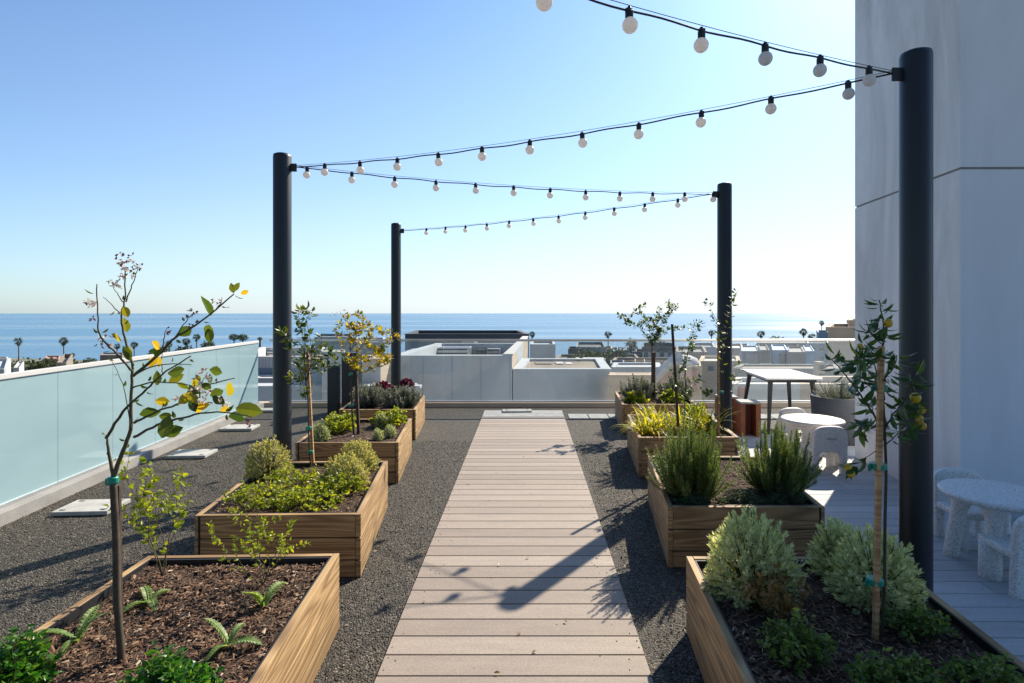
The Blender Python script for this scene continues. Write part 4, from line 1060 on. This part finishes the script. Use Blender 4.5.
bld(352, 385, 342, 70, 12, 'paleblue', 'pale house behind the blossoming sapling crown', 'roofgrey', .5)
bld(530, 555.5, 344.2, 26, 4, 'paleblue', 'pale box shaped house right of the flat roofed building', 'paleblue', .2)
t = bld(556, 640, 358.5, 60, 6, 'tan', 'long low brown roofed building in front of the far trees', 'darkroof', .3, name='low_building', wins=((562, 568, 361, 366, 'win'), (590, 600, 361, 366, 'win')))
ZW = P(0, 369, 14.07).z-.08
for i, (x0, x1, y, Z, mt) in enumerate(((522, 533, 362, 17, 'darkroof'), (535, 552, 363.5, 16, 'tan'), (556, 564, 363.5, 16, 'white'), (566, 573, 364, 16, 'white'), (577, 581, 359, 17, 'white'), (584, 606, 365.5, 18, 'paleblue'))):
    unit(x0, x1, y, 0, Z, .6, mt, ('small dark roof fan on the lower wing', 'tan duct box on the lower wing', 'white roof box left of its twin on the lower wing', 'white roof box right of its twin on the lower wing', 'thin white chimney on the lower wing', 'long pale blue cabinet on the lower wing')[i], zbase=ZW)
bld(576, 606, 347, 110, 18, 'greyblue', 'grey house with flat dark roof left of the tall far palm', 'darkroof', .6)
bld(612, 690, 361, 45, 3.5, 'greyblue', 'long building with a brown roof edge beyond the small tree', 'tan', .35, name='low_building', capmat='tan')
bld(612, 662, 367, 22, 2, 'paleblue', 'pale flat roof with skylights beyond the farthest right planter', 'white', .12, name='low_building')
for i, x in enumerate((614, 627, 640)): unit(x, x+6, 364.2, 367, 24, .5, 'white', ('leftmost', 'middle', 'rightmost')[i]+' of three white skylights on the pale flat roof', 'skylight', zbase=P(x, 367, 24).z-.1, group='skylights on the pale flat roof')
bld(609, 656, 375, 13.3, .6, 'beige', 'sunlit cream parapet wall just beyond the farthest right planter', 'beige', .04, name='parapet_wall', cat='wall')
t = thing('stair_parapet', P(650, 400, 15.5), 'sloping cream stair wall beyond the leaning stake', 'wall')
m = MB(); a = P(656, 385, 15.5); c = P(684, 358, 15.5)
m.add([V((a.x, 15.5, ZB)), V((c.x, 15.5, ZB)), V((c.x, 15.5, c.z)), V((a.x, 15.5, a.z)), V((a.x, 15.9, ZB)), V((c.x, 15.9, ZB)), V((c.x, 15.9, c.z)), V((a.x, 15.9, a.z))], [(0, 1, 2, 3), (7, 6, 5, 4), (0, 4, 5, 1), (1, 5, 6, 2), (2, 6, 7, 3), (3, 7, 4, 0)])
m.build('wall', M['beige'], t)
m = MB(); m.tube([a+V((0, .2, .03)), c+V((0, .2, .03))], .24, 4); m.build('coping', M['white'], t)
t = bld(680, 702, 366, 15.0, 1.5, 'beige', 'cream stair head with a pink brown door beyond the slim hibiscus', 'white', .1, name='roof_hut', wins=((685, 696, 369, 392, 'terracotta'),))
m = MB(); pr = [(0, .30), (.2, .27), (.38, .16), (.44, 0)]
a = P(691, 366, 15.0)
m.lathe([(.44, -.02), (.44, .02), (.38, .14), (.2, .22), (0, .24)], V((a.x, 15.75, a.z)), 20); m.build('domed_roof', M['white'], t, smooth=True)
bld(642, 676, 347, 85, 12, 'paleblue', 'pale two storey house with dark windows behind the small tree crown', 'darkroof', .8, capmat='darkroof', wins=((644, 648, 352, 357, 'win'), (651, 656, 352, 357, 'win'), (660, 664, 352, 357, 'win'), (668, 672, 352, 357, 'win')))
bld(676, 708, 352, 60, 10, 'tan', 'tan flat roofed house left of the middle right post', 'roofgrey', .4)
bld(694, 716, 347, 90, 12, 'midblue', 'small slate house with a chimney left of the middle right post', 'roofgrey', .5, wins=((698, 702, 351, 355, 'win'),))
bld(700, 742, 361, 34, 4, 'beige', 'cream house crossing behind the middle right post', 'white', .2, wins=((708, 713, 366, 371, 'win'),))
bld(716, 745, 348, 100, 14, 'beige', 'cream upper house behind the middle right post', 'white', .5)
bld(742, 761, 351, 58, 9, 'midblue', 'slate blue house with a broad grey window left of the blue house', 'midblue', .2, wins=((746, 758, 354, 365, 'paleblue'),))
bld(760.5, 770, 350, 55, 9, 'darkroof', 'narrow dark grey house attached to the slate blue one', 'darkroof', .2)
bld(773, 789, 350, 56, 9, 'blue', 'bright blue house left part with a white framed door', 'blue', .2, wins=((779, 786, 354, 366, 'win'),))
bld(789, 806, 352, 55, 8, 'darkroof', 'dark grey garage block between the bright blue houses', 'darkroof', .2)
bld(806, 815, 351, 56, 9, 'blue', 'bright blue house right of the dark garage block', 'blue', .2)
bld(757, 812, 343, 120, 20, 'roofgrey', 'grey house row behind the blue houses', 'roofgrey', .5, wins=((764, 768, 346, 350, 'win'), (795, 799, 346, 350, 'win')))
bld(735, 842, 368.5, 26, 2.2, 'roofgrey', 'wide grey flat roof in front of the blue houses', 'tan', .12, name='low_building')
bld(733, 800, 384, 15, 1.6, 'white', 'white lower roof seen under the long table', 'white', .15, name='low_building', wins=((738, 745, 386, 397, 'terracotta'),))
bld(800, 900, 384, 16, 2, 'beige', 'cream lower building behind the charcoal pot', 'white', .2, name='low_building')
bld(808, 830, 343, 80, 9, 'midblue', 'slate blue apartment block beside the tall cream building', 'roofgrey', .4, wins=((811, 815, 347, 351, 'win'), (820, 824, 347, 351, 'win'), (811, 815, 356, 360, 'win'), (820, 824, 356, 360, 'win')))
bld(818.5, 829, 332, 95, 9, 'midblue', 'slate stair tower behind the apartment block', 'midblue', .4)
t = bld(828, 900, 327, 30, 8, 'beige', 'tall cream stucco building just left of the stair tower', 'beige', .25, name='tall_building')
bld(849, 900, 320, 33, 5, 'beige', 'cream upper storey rising above the tall cream building', 'beige', .2, name='tall_building')
unit(818, 825, 362, 0, 24, .4, 'beige', 'cream chimney block in front of the tall building', 'chimney', zbase=-2.5)
bld(-30, 4, 369, 60, 14, 'white', 'white house peeking over the fence at the left edge', 'white', .4)
bld(13, 19, 367.5, 50, 6, 'white', 'white sloping roofed house behind the left fence', 'white', .2)
for i, (x0, x1, y, Z, mt) in enumerate(((-10, 5, 360, 170, 'white'), (56, 66, 362.5, 60, 'tan'), (44, 58, 358.5, 185, 'terracotta'), (100, 122, 355, 200, 'tan'))):
    bld(x0, x1, y, Z, 12, mt, ('pale house near the shore at the far left', 'small tan house under the second palm', 'red roofed house between the two tall left palms', 'tan house behind the lemon sapling branches')[i], 'terracotta' if mt == 'terracotta' else 'roofgrey', .5)

rt = random.Random(21)
def row(n, xa, xb, Z0, Z1, ya, yb, lab, grp):
    for k in range(n):
        Z = rt.uniform(Z0, Z1); w_ = rt.uniform(7, 16); x = xa+(xb-xa)*(k+rt.uniform(.1, .9))/n; y = rt.uniform(ya, yb)
        ws = []; xx = x+1.5
        while xx < x+w_-3: ws.append((xx, xx+1.6, y+3, y+5.2, 'win')); xx += rt.uniform(3, 4.5)
        bld(x, x+w_, y, Z, Z*.07, rt.choice(['greyblue', 'paleblue', 'midblue', 'tan', 'darkroof', 'beige', 'terracotta']), lab, rt.choice(['roofgrey', 'darkroof', 'tan']), rt.choice([.2, .5, .9]), wins=ws, group=grp)
row(13, 560, 735, 105, 125, 346, 352, 'small far house in the band of roofs between the middle palms and the shore', 'small far houses in the middle of the town')
row(9, 735, 822, 100, 130, 344, 351, 'small far house in the band of roofs behind the blue houses', 'small far houses behind the blue houses')
row(8, 560, 700, 38, 54, 362, 366, 'low flat house in the nearer band of roofs beyond the farthest right planter', 'low flat houses in the nearer band of roofs')
row(5, 736, 815, 36, 50, 366, 370, 'low flat house in the nearer band of roofs under the blue houses', 'low flat houses under the blue houses')
def fartree(px, ytop, Z, w, label, h=None, group='bushy trees of the town'):
    a = P(px, ytop, Z); base = V((a.x, Z, ZB)); t = thing('far_tree', base, label, 'tree', group)
    r = w*Z/F/2; m = MB(); top = a.z
    n = 420; cz = top-r*.7
    for k in range(n):
        d = rdir(); rad = U(.55, 1)
        p = V((base.x+d.x*r*rad*(1+.25*noise.noise(d*2+base)), Z+d.y*r*rad, cz+d.z*r*.7*rad*(1+.3*noise.noise(d*3+base))))
        o = rdir(); m.kite(p, o, rnd_perp(o), r*.24, r*.16, 0)
    m.build('crown', M['farfoliage'], t)
    m = MB(); m.tube([base, V((base.x, Z, cz))], [.3, .15], 6); m.build('trunk', M['palmtrunk'], t)
def palm(px, ytop, Z, s, label, group='tall fan palms along the shore'):
    a = P(px, ytop, Z); r = s*Z/F/2; base = V((a.x, Z, ZB)); c = V((a.x, Z, a.z-r*.8))
    t = thing('palm_tree', base, label, 'palm', group)
    m = MB(); m.tube([base, V((a.x+r*.06, Z, (ZB+c.z)/2)), c], [r*.16, r*.11, r*.12], 7); m.build('trunk', M['palmtrunk'], t)
    m = MB()
    for k in range(34):
        d = rdir(); d.z = d.z*.9+.2; d.normalize(); e = c+d*r*U(.3, .5); m.tube([c, e], r*.015, 3)
        sd = rnd_perp(d)
        for q in range(7):
            an = (q-3)*.34; dd = (d*math.cos(an)+sd*math.sin(an)).normalized(); dd = (dd+V((0, 0, -.2))).normalized()
            m.kite(e, dd, dd.cross(d.cross(sd)).normalized(), r*U(.5, .75), r*.07, 0)
    for k in range(30):
        a_ = U(0, 6.28); p = c+V((math.cos(a_)*r*.12, math.sin(a_)*r*.12, -r*U(.1, .6))); o = V((math.cos(a_)*.3, math.sin(a_)*.3, -1)).normalized(); m.kite(p, o, rnd_perp(o), r*.5, r*.12, 0)
    m.build('crown', M['palm'], t)
PALMS = [(18.5, 337.5, 190, 9.5, 'tall thin palm farthest left above the fence'), (63.5, 337.5, 190, 9.5, 'tall thin palm second from the left'),
 (72.5, 353, 160, 5.5, 'short palm just right of the second tall palm'), (117, 343.5, 200, 7, 'palm hidden by the lemon sapling stem'),
 (134, 342, 205, 8, 'palm right of the lemon sapling stem'), (169, 341, 205, 8, 'palm under the long right lemon branch'), (186, 338, 205, 9, 'palm beside its shorter neighbour under the lemon branch'),
 (196.5, 334, 205, 8.5, 'taller of the palms under the upper lemon leaves'), (532, 331.5, 130, 7.5, 'palm behind the end of the long dark fascia'), (608, 331, 170, 8.5, 'tall palm left of the spreading palm'),
 (631, 338, 120, 15, 'broad spreading palm with drooping fronds'), (711.5, 330, 180, 7.5, 'palm just left of the middle right post'), (761, 330.5, 170, 8.5, 'palm standing alone right of the middle right post'),
 (803.5, 328.5, 170, 9, 'tallest palm of the pair above the bright blue houses'), (812, 333.5, 165, 9, 'lower palm of the pair above the bright blue houses'), (821.5, 320.5, 175, 6.5, 'small palm rising highest beside the cream building')]
for a in PALMS: palm(*a)
TREES = [(28, 359, 80, 34, 'dark bushy tree at the foot of the leftmost palm'), (8, 361, 80, 24, 'dark bushy tree at the left picture edge'), (48, 358.5, 80, 24, 'bushy tree between the two tall left palms'), (68, 358, 80, 22, 'bushy tree at the foot of the second tall palm'),
 (90, 358, 80, 14, 'small bush near the lemon sapling left branch'), (160, 346.5, 210, 22, 'bush row left part under the lemon branch'), (185, 345.5, 210, 22, 'bush row middle part under the lemon branch'), (208, 341, 190, 14, 'rounded bush below the yellow lemon leaf'),
 (234, 333.8, 200, 10, 'dark rounded tree left of its twin above the fence corner'), (243, 334.2, 200, 10, 'dark rounded tree right of its twin above the fence corner'), (260, 337, 90, 5, 'thin treetop just right of the frosted fence corner'),
 (588, 349, 58, 30, 'dark trees left part behind the brown roofed building'), (614, 348, 58, 28, 'dark trees right part behind the brown roofed building'), (572, 355, 56, 14, 'small tree at the water gap'), (632, 346, 140, 22, 'tree behind the spreading palm'), (660, 341, 150, 26, 'dark treetop behind the small tree crown'),
 (776, 336.5, 150, 20, 'dark round tree right of the lone palm'), (810, 341, 150, 16, 'bush under the palm pair'), (704, 345, 130, 8, 'small treetop left of the middle right post'), (750, 364, 50, 8, 'small bush before the slate blue house'), (732, 345, 140, 18, 'treetop behind the middle right post')]
for a in TREES: fartree(*a)

# ------------------------------------------------------------------ light, sky, camera
w = bpy.data.worlds.new('World'); sc.world = w; w.use_nodes = True; nt = w.node_tree
bg = nt.nodes['Background']; sky = nt.nodes.new('ShaderNodeTexSky'); sky.sky_type = 'NISHITA'; sky.sun_disc = False
sky.sun_elevation = EL; sky.sun_rotation = AZ; sky.air_density = 1.0; sky.dust_density = .6; sky.ozone_density = 2.5; sky.altitude = 20
tint = node(nt, 'ShaderNodeMixRGB', blend_type='MULTIPLY'); tint.inputs[0].default_value = 1; tint.inputs[2].default_value = (.80, 1.08, 1.29, 1)
nt.links.new(sky.outputs[0], tint.inputs[1])
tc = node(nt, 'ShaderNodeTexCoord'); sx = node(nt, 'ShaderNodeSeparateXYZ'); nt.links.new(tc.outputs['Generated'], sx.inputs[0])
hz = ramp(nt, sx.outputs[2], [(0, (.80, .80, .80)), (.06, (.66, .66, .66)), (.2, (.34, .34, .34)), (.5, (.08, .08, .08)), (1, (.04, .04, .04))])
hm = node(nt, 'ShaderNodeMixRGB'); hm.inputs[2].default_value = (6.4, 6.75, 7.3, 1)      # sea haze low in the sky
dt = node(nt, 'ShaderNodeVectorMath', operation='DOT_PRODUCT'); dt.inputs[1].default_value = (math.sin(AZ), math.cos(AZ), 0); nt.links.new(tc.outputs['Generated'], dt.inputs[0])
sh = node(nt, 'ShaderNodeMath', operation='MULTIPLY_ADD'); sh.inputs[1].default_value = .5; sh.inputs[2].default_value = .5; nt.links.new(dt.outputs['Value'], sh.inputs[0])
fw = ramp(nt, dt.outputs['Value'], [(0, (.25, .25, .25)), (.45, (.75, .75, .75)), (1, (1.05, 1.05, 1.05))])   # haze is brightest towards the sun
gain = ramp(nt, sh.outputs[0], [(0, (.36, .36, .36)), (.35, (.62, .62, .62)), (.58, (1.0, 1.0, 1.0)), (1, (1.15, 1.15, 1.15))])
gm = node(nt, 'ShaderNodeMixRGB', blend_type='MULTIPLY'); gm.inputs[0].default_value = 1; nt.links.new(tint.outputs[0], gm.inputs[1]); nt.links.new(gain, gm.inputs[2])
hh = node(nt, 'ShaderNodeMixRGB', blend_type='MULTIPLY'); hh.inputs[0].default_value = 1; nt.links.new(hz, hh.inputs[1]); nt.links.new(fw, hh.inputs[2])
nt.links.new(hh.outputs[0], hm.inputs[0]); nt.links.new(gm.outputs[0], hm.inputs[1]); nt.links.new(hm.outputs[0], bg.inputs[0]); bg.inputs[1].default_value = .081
l = bpy.data.lights.new('sun', 'SUN'); l.energy = 5; l.angle = R(.5); l.color = (1, .89, .71)
lo = bpy.data.objects.new('sun', l); COL.objects.link(lo); lo.rotation_euler = SUN.to_track_quat('Z', 'Y').to_euler(); lo.location = (0, 0, 20)
cd = bpy.data.cameras.new('camera'); co = bpy.data.objects.new('camera', cd); COL.objects.link(co)
co.location = (0, 0, H); co.rotation_euler = (R(90), 0, 0); cd.sensor_width = 36; cd.lens = 36*F/1024
cd.shift_x = -(CX-512)/1024; cd.shift_y = -(341.5-CY)/1024; cd.clip_start = .05; cd.clip_end = 12000
sc.camera = co
sc.view_settings.view_transform = 'Standard'; sc.view_settings.look = 'None'; sc.view_settings.gamma = 1; sc.view_settings.exposure = .82
sc.cycles.use_denoising = True
sc.cycles.max_bounces = 6; sc.cycles.transparent_max_bounces = 12
